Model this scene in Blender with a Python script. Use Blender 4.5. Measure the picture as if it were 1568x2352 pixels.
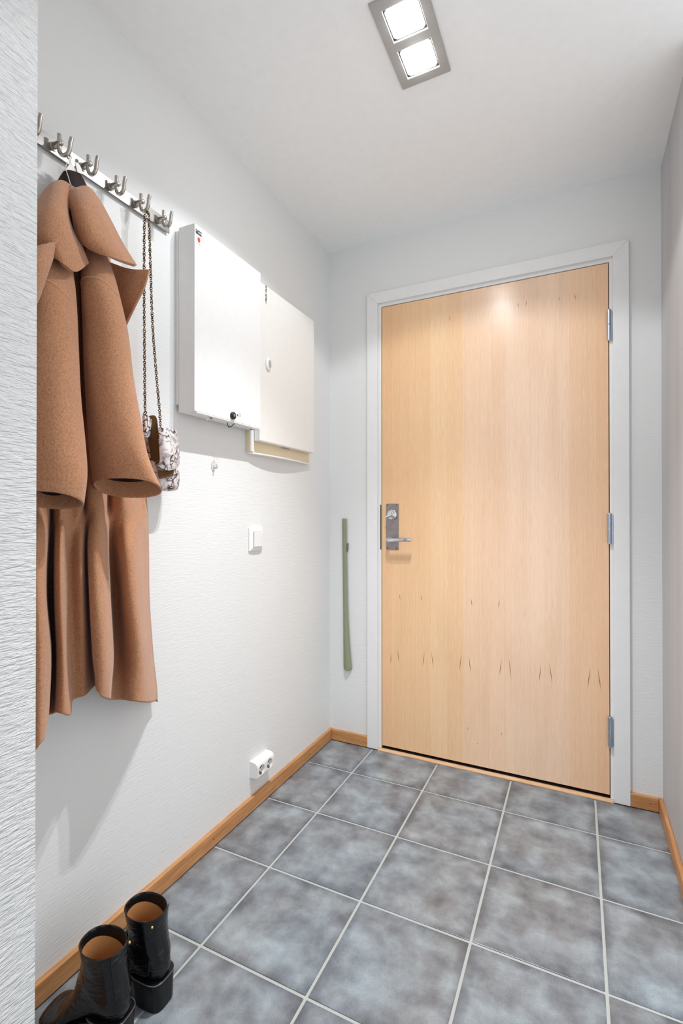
import bpy, bmesh, math, random
from mathutils import Vector, Matrix

for o in list(bpy.data.objects):
    bpy.data.objects.remove(o, do_unlink=True)
S = bpy.context.scene
C = S.collection
random.seed(4)

# ------------------------------------------------------------------ camera, world, lights, exposure
cd = bpy.data.cameras.new('camera')
cam = bpy.data.objects.new('camera', cd)
C.objects.link(cam)
R3 = Matrix([[0.900287, 0.002333, 0.43529], [0.435296, -0.004451, -0.900276], [-0.000163, 0.999987, -0.005022]])
cam.matrix_world = Matrix.Translation((1.108, -2.1619, 1.1109)) @ R3.to_4x4()
cd.sensor_fit = 'HORIZONTAL'
cd.sensor_width = 36.0
cd.lens = 25.7367
cd.clip_start = 0.02
S.camera = cam

w = bpy.data.worlds.new('world')
S.world = w
w.use_nodes = True
w.node_tree.nodes['Background'].inputs[0].default_value = (0.94, 0.97, 1.0, 1)
w.node_tree.nodes['Background'].inputs[1].default_value = 1.2

def lamp(name, kind, loc, energy, color, rot=(0, 0, 0), **kw):
    d = bpy.data.lights.new(name, kind)
    d.energy = energy
    d.color = color
    for k, v in kw.items():
        setattr(d, k, v)
    o = bpy.data.objects.new(name, d)
    C.objects.link(o)
    o.location = loc
    o.rotation_euler = rot
    return o

S.view_settings.view_transform = 'Standard'
S.view_settings.look = 'None'
S.view_settings.exposure = 0.15
S.view_settings.gamma = 1.0
S.view_settings.use_curve_mapping = False

# ------------------------------------------------------------------ materials
def newmat(name):
    m = bpy.data.materials.new(name)
    m.use_nodes = True
    nt = m.node_tree
    return m, nt, nt.nodes, nt.links, nt.nodes['Principled BSDF']

def setp(b, color=None, rough=None, metal=None, spec=None, coat=None, coat_rough=None, sheen=None):
    if color is not None: b.inputs['Base Color'].default_value = (*color, 1)
    if rough is not None: b.inputs['Roughness'].default_value = rough
    if metal is not None: b.inputs['Metallic'].default_value = metal
    if spec is not None: b.inputs['Specular IOR Level'].default_value = spec
    if coat is not None: b.inputs['Coat Weight'].default_value = coat
    if coat_rough is not None: b.inputs['Coat Roughness'].default_value = coat_rough
    if sheen is not None: b.inputs['Sheen Weight'].default_value = sheen

def coords(nt, scale, kind='Object', loc=(0, 0, 0)):
    tc = nt.nodes.new('ShaderNodeTexCoord')
    mp = nt.nodes.new('ShaderNodeMapping')
    mp.inputs['Scale'].default_value = scale
    mp.inputs['Location'].default_value = loc
    nt.links.new(tc.outputs[kind], mp.inputs[0])
    return mp.outputs[0]

def noise(nt, vec, scale=1.0, detail=2.0, rough=0.5, dist=0.0):
    n = nt.nodes.new('ShaderNodeTexNoise')
    n.inputs['Scale'].default_value = scale
    n.inputs['Detail'].default_value = detail
    n.inputs['Roughness'].default_value = rough
    n.inputs['Distortion'].default_value = dist
    nt.links.new(vec, n.inputs['Vector'])
    return n.outputs['Fac']

def ramp(nt, fac, stops, interp='LINEAR'):
    r = nt.nodes.new('ShaderNodeValToRGB')
    r.color_ramp.interpolation = interp
    el = r.color_ramp.elements
    while len(el) < len(stops):
        el.new(0.5)
    for e, (p, c) in zip(el, stops):
        e.position = p
        e.color = (*c, 1) if len(c) == 3 else c
    nt.links.new(fac, r.inputs[0])
    return r.outputs[0]

def mix(nt, fac, a, b, mode='MIX'):
    m = nt.nodes.new('ShaderNodeMix')
    m.data_type = 'RGBA'
    m.blend_type = mode
    for i, v in ((0, fac), (6, a), (7, b)):
        if hasattr(v, 'is_output') or isinstance(v, bpy.types.NodeSocket):
            nt.links.new(v, m.inputs[i])
        elif i == 0:
            m.inputs[0].default_value = v
        else:
            m.inputs[i].default_value = (*v, 1)
    return m.outputs[2]

def math_(nt, op, a, b=None):
    m = nt.nodes.new('ShaderNodeMath')
    m.operation = op
    for i, v in ((0, a), (1, b)):
        if v is None: continue
        if isinstance(v, bpy.types.NodeSocket): nt.links.new(v, m.inputs[i])
        else: m.inputs[i].default_value = v
    return m.outputs[0]

def bump(nt, bsdf, height, strength=0.3, dist=0.001, prev=None):
    b = nt.nodes.new('ShaderNodeBump')
    b.inputs['Strength'].default_value = strength
    b.inputs['Distance'].default_value = dist
    nt.links.new(height, b.inputs['Height'])
    if prev is not None: nt.links.new(prev, b.inputs['Normal'])
    nt.links.new(b.outputs[0], bsdf.inputs['Normal'])
    return b.outputs[0]

def plain(name, color, rough=0.5, metal=0.0, spec=0.5, **kw):
    m, nt, N, L, b = newmat(name)
    setp(b, color, rough, metal, spec, **kw)
    f = noise(nt, coords(nt, (1, 1, 1)), 40, 3)
    c = ramp(nt, f, [(0.3, tuple(v * 0.985 for v in color)), (0.7, tuple(min(1, v * 1.012) for v in color))])
    L.new(c, b.inputs['Base Color'])
    return m

def wallpaper(name, scale, color, strength, dist):
    # painted woven wallpaper: horizontal irregular ribs
    m, nt, N, L, b = newmat(name)
    setp(b, color, 0.62, 0, 0.3)
    n1 = noise(nt, coords(nt, scale), 1.0, 2.5, 0.55, 0.4)
    n2 = noise(nt, coords(nt, tuple(s * 2.6 for s in scale), loc=(3, 5, 7)), 1.0, 2.0, 0.5)
    h = math_(nt, 'ADD', n1, math_(nt, 'MULTIPLY', n2, 0.45))
    bump(nt, b, h, strength, dist)
    big = noise(nt, coords(nt, (1, 1, 1)), 2.5, 3)
    c = ramp(nt, big, [(0.3, tuple(v * 0.985 for v in color)), (0.7, color)])
    L.new(c, b.inputs['Base Color'])
    return m

M = {}
WHITE = (0.80, 0.805, 0.80)
M['wall_x'] = wallpaper('woven wallpaper on side walls', (24, 20, 235), WHITE, 0.5, 0.0015)
M['wall_n'] = wallpaper('woven wallpaper seen close', (30, 26, 150), WHITE, 1.0, 0.0065)
M['wall_y'] = wallpaper('woven wallpaper on door wall', (20, 24, 235), WHITE, 0.5, 0.0014)
M['ceiling'] = plain('matt ceiling paint', (0.925, 0.935, 0.94), 0.8, 0, 0.2)

def concrete():
    m, nt, N, L, b = newmat('smooth grey painted panel')
    setp(b, (0.5, 0.47, 0.465), 0.55, 0, 0.3)
    st = noise(nt, coords(nt, (6, 9, 0.7)), 1.0, 3)
    base = ramp(nt, st, [(0.3, (0.47, 0.465, 0.475)), (0.7, (0.55, 0.545, 0.555))])
    v = nt.nodes.new('ShaderNodeTexVoronoi')
    v.inputs['Scale'].default_value = 16
    L.new(coords(nt, (1, 1, 1)), v.inputs['Vector'])
    sp = ramp(nt, v.outputs['Distance'], [(0.035, (1, 1, 1)), (0.06, (0, 0, 0))])
    L.new(mix(nt, math_(nt, 'MULTIPLY', sp, 0.5), base, (0.2, 0.18, 0.17)), b.inputs['Base Color'])
    f = noise(nt, coords(nt, (1, 1, 1)), 350, 2)
    bump(nt, b, f, 0.15, 0.0006)
    return m
M['grey_wall'] = concrete()

def tile_mat():
    m, nt, N, L, b = newmat('clouded blue grey glazed tile')
    setp(b, (0.3, 0.33, 0.36), 0.34, 0, 0.5)
    oi = nt.nodes.new('ShaderNodeObjectInfo')
    tc = nt.nodes.new('ShaderNodeTexCoord')
    off = nt.nodes.new('ShaderNodeVectorMath'); off.operation = 'SCALE'
    comb = nt.nodes.new('ShaderNodeCombineXYZ')
    L.new(math_(nt, 'MULTIPLY', oi.outputs['Random'], 37.0), comb.inputs[0])
    L.new(math_(nt, 'MULTIPLY', oi.outputs['Random'], 91.0), comb.inputs[1])
    add = nt.nodes.new('ShaderNodeVectorMath'); add.operation = 'ADD'
    L.new(tc.outputs['Object'], add.inputs[0]); L.new(comb.outputs[0], add.inputs[1])
    f1 = noise(nt, add.outputs[0], 10.5, 5, 0.58, 0.12)
    f2 = noise(nt, add.outputs[0], 320, 2, 0.6)
    f3 = noise(nt, add.outputs[0], 3.0, 2)
    cool = ramp(nt, f1, [(0.28, (0.115, 0.125, 0.148)), (0.48, (0.215, 0.242, 0.268)), (0.72, (0.36, 0.415, 0.45))])
    warm = ramp(nt, f1, [(0.28, (0.125, 0.122, 0.130)), (0.48, (0.225, 0.230, 0.240)), (0.72, (0.36, 0.395, 0.418))])
    c = mix(nt, ramp(nt, f3, [(0.4, (0, 0, 0)), (0.62, (1, 1, 1))]), cool, warm)
    # the glaze pools a little darker along the tile's pillowed rim
    gs = nt.nodes.new('ShaderNodeSeparateXYZ'); L.new(tc.outputs['Generated'], gs.inputs[0])
    ex = math_(nt, 'MINIMUM', gs.outputs[0], math_(nt, 'SUBTRACT', 1.0, gs.outputs[0]))
    ey = math_(nt, 'MINIMUM', gs.outputs[1], math_(nt, 'SUBTRACT', 1.0, gs.outputs[1]))
    e = math_(nt, 'ADD', math_(nt, 'MINIMUM', ex, ey), math_(nt, 'MULTIPLY', math_(nt, 'SUBTRACT', f1, 0.5), 0.12))
    rim = ramp(nt, e, [(0.0, (0.66, 0.66, 0.68)), (0.09, (1, 1, 1))])
    c = mix(nt, 1.0, c, rim, 'MULTIPLY')
    g = ramp(nt, f2, [(0.3, (0.86, 0.86, 0.86)), (0.7, (1.1, 1.1, 1.1))])
    c = mix(nt, 1.0, c, g, 'MULTIPLY')
    L.new(c, b.inputs['Base Color'])
    bump(nt, b, f2, 0.12, 0.0006)
    return m
M['tile'] = tile_mat()
M['grout'] = plain('pale cement grout', (0.47, 0.48, 0.455), 0.85, 0, 0.2)

def oak(name, axis, c1, c2, rough=0.42):
    m, nt, N, L, b = newmat(name)
    setp(b, c1, rough, 0, 0.4)
    sc = [70, 70, 70]
    sc[axis] = 4
    f = noise(nt, coords(nt, sc), 1.0, 4, 0.6, 0.6)
    f2 = noise(nt, coords(nt, [s * 4 for s in sc]), 1.0, 2)
    c = ramp(nt, f, [(0.3, c2), (0.65, c1)])
    c = mix(nt, 1.0, c, ramp(nt, f2, [(0.35, (0.8, 0.78, 0.75)), (0.6, (1, 1, 1))]), 'MULTIPLY')
    L.new(c, b.inputs['Base Color'])
    bump(nt, b, f2, 0.1, 0.0004)
    return m
OAK1, OAK2 = (0.66, 0.335, 0.14), (0.48, 0.215, 0.075)
M['oak_y'] = oak('oak baseboard lengthwise', 1, OAK1, OAK2)
M['oak_x'] = oak('oak baseboard crosswise', 0, OAK1, OAK2)
M['oak_pale'] = oak('pale threshold wood', 0, (0.80, 0.52, 0.31), (0.68, 0.40, 0.21))

def veneer():
    m, nt, N, L, b = newmat('satin cherry beech door veneer')
    setp(b, (0.75, 0.47, 0.26), 0.21, 0, 0.5)
    tc = nt.nodes.new('ShaderNodeTexCoord')
    sx = nt.nodes.new('ShaderNodeSeparateXYZ'); L.new(tc.outputs['Object'], sx.inputs[0])
    t = math_(nt, 'DIVIDE', math_(nt, 'SUBTRACT', sx.outputs[0], 0.274), 0.944)
    O1, O2, P1, P2 = (0.90, 0.60, 0.36), (0.94, 0.67, 0.43), (0.95, 0.715, 0.55), (0.93, 0.665, 0.49)
    strips = ramp(nt, t, [(0.0, (0.88, 0.55, 0.32)), (0.048, O1), (0.247, O2), (0.327, O1), (0.402, P2), (0.596, P1), (0.675, (0.95, 0.72, 0.56)), (0.755, P1), (0.85, (0.91, 0.63, 0.42)), (0.95, (0.89, 0.58, 0.37))], 'CONSTANT')
    soft = ramp(nt, t, [(0.0, O1), (0.3, O2), (0.65, P1), (0.85, P2), (1.0, (0.88, 0.58, 0.37))])
    c = mix(nt, 1.0, mix(nt, 0.45, strips, soft), (1.0, 0.965, 0.925), 'MULTIPLY')
    g1 = noise(nt, coords(nt, (120, 20, 1.6)), 1.0, 4, 0.55, 0.3)
    g2 = noise(nt, coords(nt, (420, 40, 18)), 1.0, 2)
    g3 = noise(nt, coords(nt, (7, 3, 0.9)), 1.0, 2, 0.5, 0.8)
    c = mix(nt, 1.0, c, ramp(nt, g1, [(0.3, (0.95, 0.94, 0.925)), (0.6, (1, 1, 1))]), 'MULTIPLY')
    c = mix(nt, 1.0, c, ramp(nt, g2, [(0.3, (0.93, 0.92, 0.905)), (0.65, (1.02, 1.02, 1.02))]), 'MULTIPLY')
    c = mix(nt, 1.0, c, ramp(nt, g3, [(0.32, (0.95, 0.92, 0.885)), (0.55, (1.0, 1.0, 1.0))]), 'MULTIPLY')
    L.new(c, b.inputs['Base Color'])
    bump(nt, b, g2, 0.05, 0.0003)
    return m
M['veneer'] = veneer()

def wool():
    m, nt, N, L, b = newmat('camel felted wool')
    setp(b, (0.5, 0.25, 0.14), 0.95, 0, 0.15, sheen=0.25)
    b.inputs['Sheen Roughness'].default_value = 0.5
    v = coords(nt, (1, 1, 0.7))
    f = noise(nt, v, 330, 3, 0.6)
    f2 = noise(nt, v, 14, 3)
    c = ramp(nt, f, [(0.3, (0.36, 0.165, 0.078)), (0.7, (0.535, 0.272, 0.155))])
    c = mix(nt, 1.0, c, ramp(nt, f2, [(0.3, (0.92, 0.92, 0.9)), (0.7, (1.03, 1.03, 1.03))]), 'MULTIPLY')
    L.new(c, b.inputs['Base Color'])
    bump(nt, b, f, 0.55, 0.0016)
    return m
M['wool'] = wool()
M['seam'] = plain('camel seam edge', (0.62, 0.33, 0.19), 0.95, 0, 0.1)

def brushed(name, color, rough, scale):
    m, nt, N, L, b = newmat(name)
    setp(b, color, rough, 1.0)
    f = noise(nt, coords(nt, scale), 1.0, 3)
    L.new(ramp(nt, f, [(0.3, tuple(v * 0.85 for v in color)), (0.7, tuple(min(1, v * 1.1) for v in color))]), b.inputs['Base Color'])
    r = ramp(nt, f, [(0.3, (rough * 0.8,) * 3), (0.7, (rough * 1.2,) * 3)])
    L.new(r, b.inputs['Roughness'])
    bump(nt, b, f, 0.05, 0.0003)
    return m
M['rail'] = brushed('brushed steel rail', (0.30, 0.295, 0.285), 0.36, (200, 8, 900))
M['hook'] = brushed('satin nickel', (0.50, 0.46, 0.41), 0.3, (300, 300, 60))
M['chrome'] = brushed('polished chrome', (0.72, 0.74, 0.78), 0.14, (60, 60, 60))
M['zinc'] = brushed('hinge steel tinted by daylight', (0.50, 0.57, 0.68), 0.25, (300, 300, 20))  # blue of reflected daylight is put into the steel colour
M['plate'] = brushed('worn grey steel plate', (0.36, 0.325, 0.33), 0.45, (60, 60, 60))
M['lampframe'] = plain('satin grey lacquered lamp frame', (0.40, 0.40, 0.395), 0.45, 0.2)
M['gold'] = brushed('small gold stud', (0.85, 0.62, 0.22), 0.25, (90, 90, 90))
M['white_paint'] = plain('white satin paint', (0.83, 0.83, 0.825), 0.38, 0, 0.4)
M['white_metal'] = plain('white powder coated metal', (0.83, 0.83, 0.825), 0.36, 0, 0.4)
M['cream'] = plain('ivory plastic', (0.84, 0.83, 0.80), 0.33, 0, 0.45)
M['beige'] = plain('yellowed ivory plastic', (0.82, 0.70, 0.50), 0.4, 0, 0.4)
M['white_plastic'] = plain('white plastic', (0.87, 0.87, 0.86), 0.28, 0, 0.5)
M['grey_plastic'] = plain('grey plastic', (0.33, 0.32, 0.31), 0.4)
M['clear_plastic'] = plain('milky plastic', (0.66, 0.66, 0.65), 0.25, 0, 0.5)
M['black'] = plain('black rubber and plastic', (0.012, 0.011, 0.010), 0.35)
M['dark'] = plain('dark fittings and painted gap shade', (0.03, 0.022, 0.018), 0.8)  # dark fittings, and the shade painted into the door gaps
M['ink'] = plain('black print', (0.03, 0.03, 0.035), 0.6)
M['red'] = plain('red sticker print', (0.80, 0.035, 0.01), 0.5)
M['sticker'] = plain('white sticker', (0.85, 0.85, 0.85), 0.4)
M['fleck'] = plain('dark grain fleck', (0.30, 0.10, 0.035), 0.5)
M['green'] = plain('sage green plastic', (0.268, 0.29, 0.185), 0.45)
M['suede'] = plain('brown suede', (0.115, 0.062, 0.026), 0.95, 0, 0.1)
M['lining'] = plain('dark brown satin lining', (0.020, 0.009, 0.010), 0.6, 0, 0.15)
M['tan'] = plain('tan leather lining', (0.50, 0.235, 0.085), 0.7, 0, 0.3)
M['thread'] = plain('white thread', (0.82, 0.80, 0.77), 0.7)
M['brass'] = plain('olive brass contact', (0.20, 0.17, 0.085), 0.4, 0.6)

def patent():
    m, nt, N, L, b = newmat('black crinkled patent leather')
    setp(b, (0.004, 0.004, 0.005), 0.35, 0, 0.12, coat=0.7, coat_rough=0.03)
    f = noise(nt, coords(nt, (20, 20, 42)), 1.0, 2, 0.5, 1.4)
    f2 = noise(nt, coords(nt, (1, 1, 1)), 160, 2)
    h = math_(nt, 'ADD', f, math_(nt, 'MULTIPLY', f2, 0.05))
    nrm = bump(nt, b, h, 0.5, 0.007)
    L.new(nrm, b.inputs['Coat Normal'])
    return m
M['patent'] = patent()
M['heel_black'] = plain('black stacked heel', (0.006, 0.006, 0.007), 0.3, 0, 0.3)
M['welt'] = plain('dull grey welt', (0.12, 0.125, 0.12), 0.5)

def snake():
    m, nt, N, L, b = newmat('glossy snake print leather')
    setp(b, (0.6, 0.55, 0.55), 0.14, 0, 0.55)
    co = coords(nt, (1, 1, 1))
    f = noise(nt, co, 45, 4, 0.6, 1.0)
    base = ramp(nt, f, [(0.30, (0.15, 0.13, 0.17)), (0.43, (0.42, 0.37, 0.41)), (0.52, (0.72, 0.68, 0.66)), (0.62, (0.80, 0.77, 0.74)), (0.72, (0.45, 0.26, 0.2))])
    v = nt.nodes.new('ShaderNodeTexVoronoi')
    v.feature = 'DISTANCE_TO_EDGE'
    v.inputs['Scale'].default_value = 62
    L.new(co, v.inputs['Vector'])
    ed = ramp(nt, v.outputs['Distance'], [(0.07, (1, 1, 1)), (0.12, (0, 0, 0))])
    k = ramp(nt, noise(nt, co, 26, 2), [(0.5, (0, 0, 0)), (0.56, (1, 1, 1))])
    fac = mix(nt, 1.0, ed, k, 'MULTIPLY')
    L.new(mix(nt, fac, base, (0.05, 0.035, 0.045)), b.inputs['Base Color'])
    bump(nt, b, f, 0.25, 0.002)
    return m
M['snake'] = snake()

def chainmat():
    m, nt, N, L, b = newmat('aged brass and brown chain')
    setp(b, (0.35, 0.22, 0.1), 0.35, 0.75)
    f = noise(nt, coords(nt, (1, 1, 1)), 190, 2)
    L.new(ramp(nt, f, [(0.42, (0.035, 0.018, 0.010)), (0.52, (0.16, 0.09, 0.045)), (0.66, (0.62, 0.46, 0.29))]), b.inputs['Base Color'])
    return m
M['chain'] = chainmat()

def glow(name, color, strength):
    m, nt, N, L, b = newmat(name)
    setp(b, (0.9, 0.9, 0.9), 0.3)
    b.inputs['Emission Color'].default_value = (*color, 1)
    b.inputs['Emission Strength'].default_value = strength
    return m
M['bulb'] = glow('lit halogen lens', (1.0, 0.99, 0.975), 45)
M['reflector'] = plain('bright white reflector', (0.93, 0.93, 0.93), 0.25, 0, 0.6)

# ------------------------------------------------------------------ geometry helpers
def obj(name, verts, faces, mat, parent=None, smooth=False, loc=None, bevel=0.0, seg=2):
    me = bpy.data.meshes.new(name)
    me.from_pydata([tuple(v) for v in verts], [], faces)
    bm = bmesh.new(); bm.from_mesh(me)
    bmesh.ops.recalc_face_normals(bm, faces=bm.faces)
    bm.to_mesh(me); bm.free()
    o = bpy.data.objects.new(name, me)
    C.objects.link(o)
    if mat is not None: me.materials.append(mat)
    if smooth:
        for p in me.polygons: p.use_smooth = True
    if bevel > 0:
        md = o.modifiers.new('bevel', 'BEVEL')
        md.width = bevel; md.segments = seg; md.limit_method = 'ANGLE'; md.angle_limit = math.radians(35)
        md.harden_normals = False
    if parent is not None:
        o.parent = parent
        o.matrix_parent_inverse = parent.matrix_world.inverted() if parent.type != 'EMPTY' else Matrix.Translation(-Vector(parent.location))
    return o

class G:
    """collects shapes into one mesh"""
    def __init__(self): self.v = []; self.f = []
    def add(self, v, f):
        n = len(self.v)
        self.v += [tuple(p) for p in v]
        self.f += [tuple(i + n for i in q) for q in f]
        return self
    def box(self, a, b):
        (x0, y0, z0), (x1, y1, z1) = a, b
        v = [(x0, y0, z0), (x1, y0, z0), (x1, y1, z0), (x0, y1, z0), (x0, y0, z1), (x1, y0, z1), (x1, y1, z1), (x0, y1, z1)]
        return self.add(v, [(0, 3, 2, 1), (4, 5, 6, 7), (0, 1, 5, 4), (1, 2, 6, 5), (2, 3, 7, 6), (3, 0, 4, 7)])
    def loft(self, rings, cap0=True, cap1=True):
        n = len(rings[0]); v = [p for r in rings for p in r]; f = []
        for i in range(len(rings) - 1):
            for j in range(n):
                k = (j + 1) % n
                f.append((i * n + j, i * n + k, (i + 1) * n + k, (i + 1) * n + j))
        if cap0: f.append(tuple(range(n))[::-1])
        if cap1: f.append(tuple((len(rings) - 1) * n + j for j in range(n)))
        return self.add(v, f)
    def tube(self, pts, r, n=10, caps=True):
        pts = [Vector(p) for p in pts]; rings = []; up = None
        for i, p in enumerate(pts):
            t = (pts[min(i + 1, len(pts) - 1)] - pts[max(i - 1, 0)]).normalized()
            if up is None:
                up = t.orthogonal().normalized()
            up = (up - t * up.dot(t)).normalized()
            s = t.cross(up)
            rr = r[i] if isinstance(r, (list, tuple)) else r
            rings.append([p + (up * math.cos(2 * math.pi * k / n) + s * math.sin(2 * math.pi * k / n)) * rr for k in range(n)])
        return self.loft(rings, caps, caps)
    def cyl(self, a, b, r, n=24, r2=None):
        return self.tube([a, b], [r, r if r2 is None else r2], n)
    def torus(self, mat, R, r, n=10, m=6, sx=1.0):
        v = []; f = []
        for i in range(n):
            a = 2 * math.pi * i / n
            for j in range(m):
                b_ = 2 * math.pi * j / m
                v.append(mat @ Vector(((R + r * math.cos(b_)) * math.cos(a) * sx, (R + r * math.cos(b_)) * math.sin(a), r * math.sin(b_))))
        for i in range(n):
            for j in range(m):
                f.append((i * m + j, ((i + 1) % n) * m + j, ((i + 1) % n) * m + (j + 1) % m, i * m + (j + 1) % m))
        return self.add(v, f)
    def disc(self, c, ax, r, r2=None, n=28):
        c = Vector(c); ax = Vector(ax).normalized(); u = ax.orthogonal().normalized(); s = ax.cross(u)
        ring = [c + (u * math.cos(2 * math.pi * k / n) * r + s * math.sin(2 * math.pi * k / n) * (r2 or r)) for k in range(n)]
        return self.add(ring, [tuple(range(n))])
    def ball(self, c, r, sc=(1, 1, 1), n=14, m=9):
        rings = []
        for i in range(1, m):
            t = math.pi * i / m
            rings.append([(c[0] + r * sc[0] * math.sin(t) * math.cos(2 * math.pi * k / n), c[1] + r * sc[1] * math.sin(t) * math.sin(2 * math.pi * k / n), c[2] + r * sc[2] * math.cos(t)) for k in range(n)])
        return self.loft(rings)
    def obj(self, name, mat, parent=None, **kw):
        return obj(name, self.v, self.f, mat, parent, **kw)

def box(name, a, b, mat, parent=None, bevel=0.0, **kw):
    return G().box(a, b).obj(name, mat, parent, bevel=bevel, **kw)

def thing(name, label, cat, loc, group=None):
    o = bpy.data.objects.new(name, None)
    C.objects.link(o)
    o.location = loc
    o.empty_display_size = 0.05
    o['label'] = label; o['category'] = cat
    if group: o['group'] = group
    return o

def struct(o):
    o['kind'] = 'structure'
    return o

def cr(p0, p1, p2, p3, t):
    return 0.5 * ((2 * p1) + (p2 - p0) * t + (2 * p0 - 5 * p1 + 4 * p2 - p3) * t * t + (3 * p1 - p0 - 3 * p2 + p3) * t ** 3)

def spline(pts, k):
    pts = [Vector(p) for p in pts]; n = len(pts); out = []
    for i in range(n - 1):
        a, b, c, d = pts[max(i - 1, 0)], pts[i], pts[i + 1], pts[min(i + 2, n - 1)]
        for j in range(k):
            out.append(cr(a, b, c, d, j / k))
    out.append(pts[-1])
    return out

def grid_surface(rows, k, kk=None):
    rows = [spline(r, k) for r in rows]
    cols = [spline([r[i] for r in rows], kk or k) for i in range(len(rows[0]))]
    nr, nc = len(cols[0]), len(cols)
    v = [cols[j][i] for i in range(nr) for j in range(nc)]
    f = [(i * nc + j, i * nc + j + 1, (i + 1) * nc + j + 1, (i + 1) * nc + j) for i in range(nr - 1) for j in range(nc - 1)]
    return v, f

def sheet(name, rows, mat, parent, thick=0.005, k=5, soft=0.0015):
    v, f = grid_surface(rows, k)
    o = obj(name, v, f, mat, parent, smooth=True)
    md = o.modifiers.new('solid', 'SOLIDIFY'); md.thickness = thick; md.offset = 0
    if soft:
        md = o.modifiers.new('soft', 'BEVEL'); md.width = soft; md.segments = 3; md.limit_method = 'ANGLE'; md.angle_limit = math.radians(50)
    return o

def cut(o, cutters):
    """boolean difference, baked into the mesh"""
    tmp = []
    for g in cutters:
        c = g.obj('cutter', None); tmp.append(c)
        md = o.modifiers.new('cut', 'BOOLEAN'); md.object = c; md.operation = 'DIFFERENCE'; md.solver = 'EXACT'
    bpy.context.view_layer.update()
    dg = bpy.context.evaluated_depsgraph_get()
    me = bpy.data.meshes.new_from_object(o.evaluated_get(dg))
    for md in list(o.modifiers): o.modifiers.remove(md)
    old = o.data; o.data = me
    bpy.data.meshes.remove(old)
    for c in tmp:
        m_ = c.data
        bpy.data.objects.remove(c, do_unlink=True); bpy.data.meshes.remove(m_)

# ------------------------------------------------------------------ the room shell
RW, H, YB = 1.3918, 2.4115, -3.2
NX, NY = 0.27, -1.6345                     # the nearer, thicker stretch of the left wall and where it ends
struct(box('wall_left', (-0.1, NY, -0.05), (0.0, 0.1, H), M['wall_x']))
struct(box('wall_near', (-0.1, YB, -0.05), (NX, NY, H), M['wall_n']))
# between y = -0.56 and y = -1.85 the side wall has an added, unseen opening for soft fill light
struct(box('wall_right', (RW, -0.56, -0.05), (RW + 0.1, 0.1, H), M['grey_wall']))
struct(box('wall_right_rear', (RW, YB, -0.05), (RW + 0.1, -1.85, H), M['grey_wall']))  # unseen stretch that narrows the opening to dim the near wall
DX0, DX1, DZ1 = 0.2745, 1.2178, 2.0925     # door leaf
JX0, JX1, JZ1 = 0.2575, 1.2325, 2.1095     # inner edges of the casing
g = G().box((0.0, 0.0, -0.05), (JX0 - 0.02, 0.1, H)).box((JX1 + 0.02, 0.0, -0.05), (RW, 0.1, H)).box((JX0 - 0.02, 0.0, JZ1 + 0.02), (JX1 + 0.02, 0.1, H))
struct(g.obj('wall_back', M['wall_y']))

# ceiling with the lamp's opening left out
LX0, LX1, LY0, LY1 = 0.631, 0.778, -1.02, -0.745
cx0, cx1, cy0, cy1 = LX0 + 0.012, LX1 - 0.012, LY0 + 0.012, LY1 - 0.012
g = G().box((-0.1, YB, H), (cx0, 0.1, H + 0.1)).box((cx1, YB, H), (RW + 0.1, 0.1, H + 0.1)).box((cx0, YB, H), (cx1, cy0, H + 0.1)).box((cx0, cy1, H), (cx1, 0.1, H + 0.1))
struct(g.obj('ceiling', M['ceiling']))

# floor: grout bed and tiles
floor = struct(box('floor', (-0.1, YB, -0.05), (RW + 0.1, 0.1, -0.0022), M['grout']))
T, GX, GY, GW = 0.312, 0.2310, -0.2460, 0.0075
xe = [-0.03] + [GX + T * i for i in range(4)] + [RW + 0.03]
ye = [0.03] + [GY - T * j for j in range(10)]
for i in range(5):
    for j in range(10):
        x0, x1, y1, y0 = xe[i] + GW / 2, xe[i + 1] - GW / 2, ye[j] - GW / 2, ye[j + 1] + GW / 2
        if i == 0: x0 = 0.004
        if i == 4: x1 = RW - 0.004
        if j == 0: y1 = -0.004
        if x0 < NX + 0.004 and y0 < NY + 0.004:
            if y1 < NY or i == 0 and y1 <= NY: 
                if x1 <= NX + 0.02: continue
                x0 = NX + 0.004
            elif i == 0:
                y0 = NY + 0.004
            else:
                x0 = max(x0, NX + 0.004) if x1 > NX and y0 < NY and False else x0
        y0 = max(y0, YB + 0.004)
        if y1 - y0 < 0.02: continue
        cx, cy = (x0 + x1) / 2, (y0 + y1) / 2
        hx, hy = (x1 - x0) / 2, (y1 - y0) / 2
        t = G().box((-hx, -hy, -0.008), (hx, hy, 0.0)).obj('tile', M['tile'], bevel=0.0016, seg=2)
        t.location = (cx, cy, 0.0)
        t.parent = floor

sc0, sc1 = Vector((0.6915, -0.6380, 0.0003)), Vector((0.7643, -0.7494, 0.0003))
sd = (sc1 - sc0).normalized(); sn_ = Vector((-sd.y, sd.x, 0)) * 0.0005
t = G().add([sc0, (sc0 + sc1) / 2 + sn_, sc1, (sc0 + sc1) / 2 - sn_], [(0, 1, 2, 3)]).obj('scratch', M['grout'])
t.parent = floor

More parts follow.
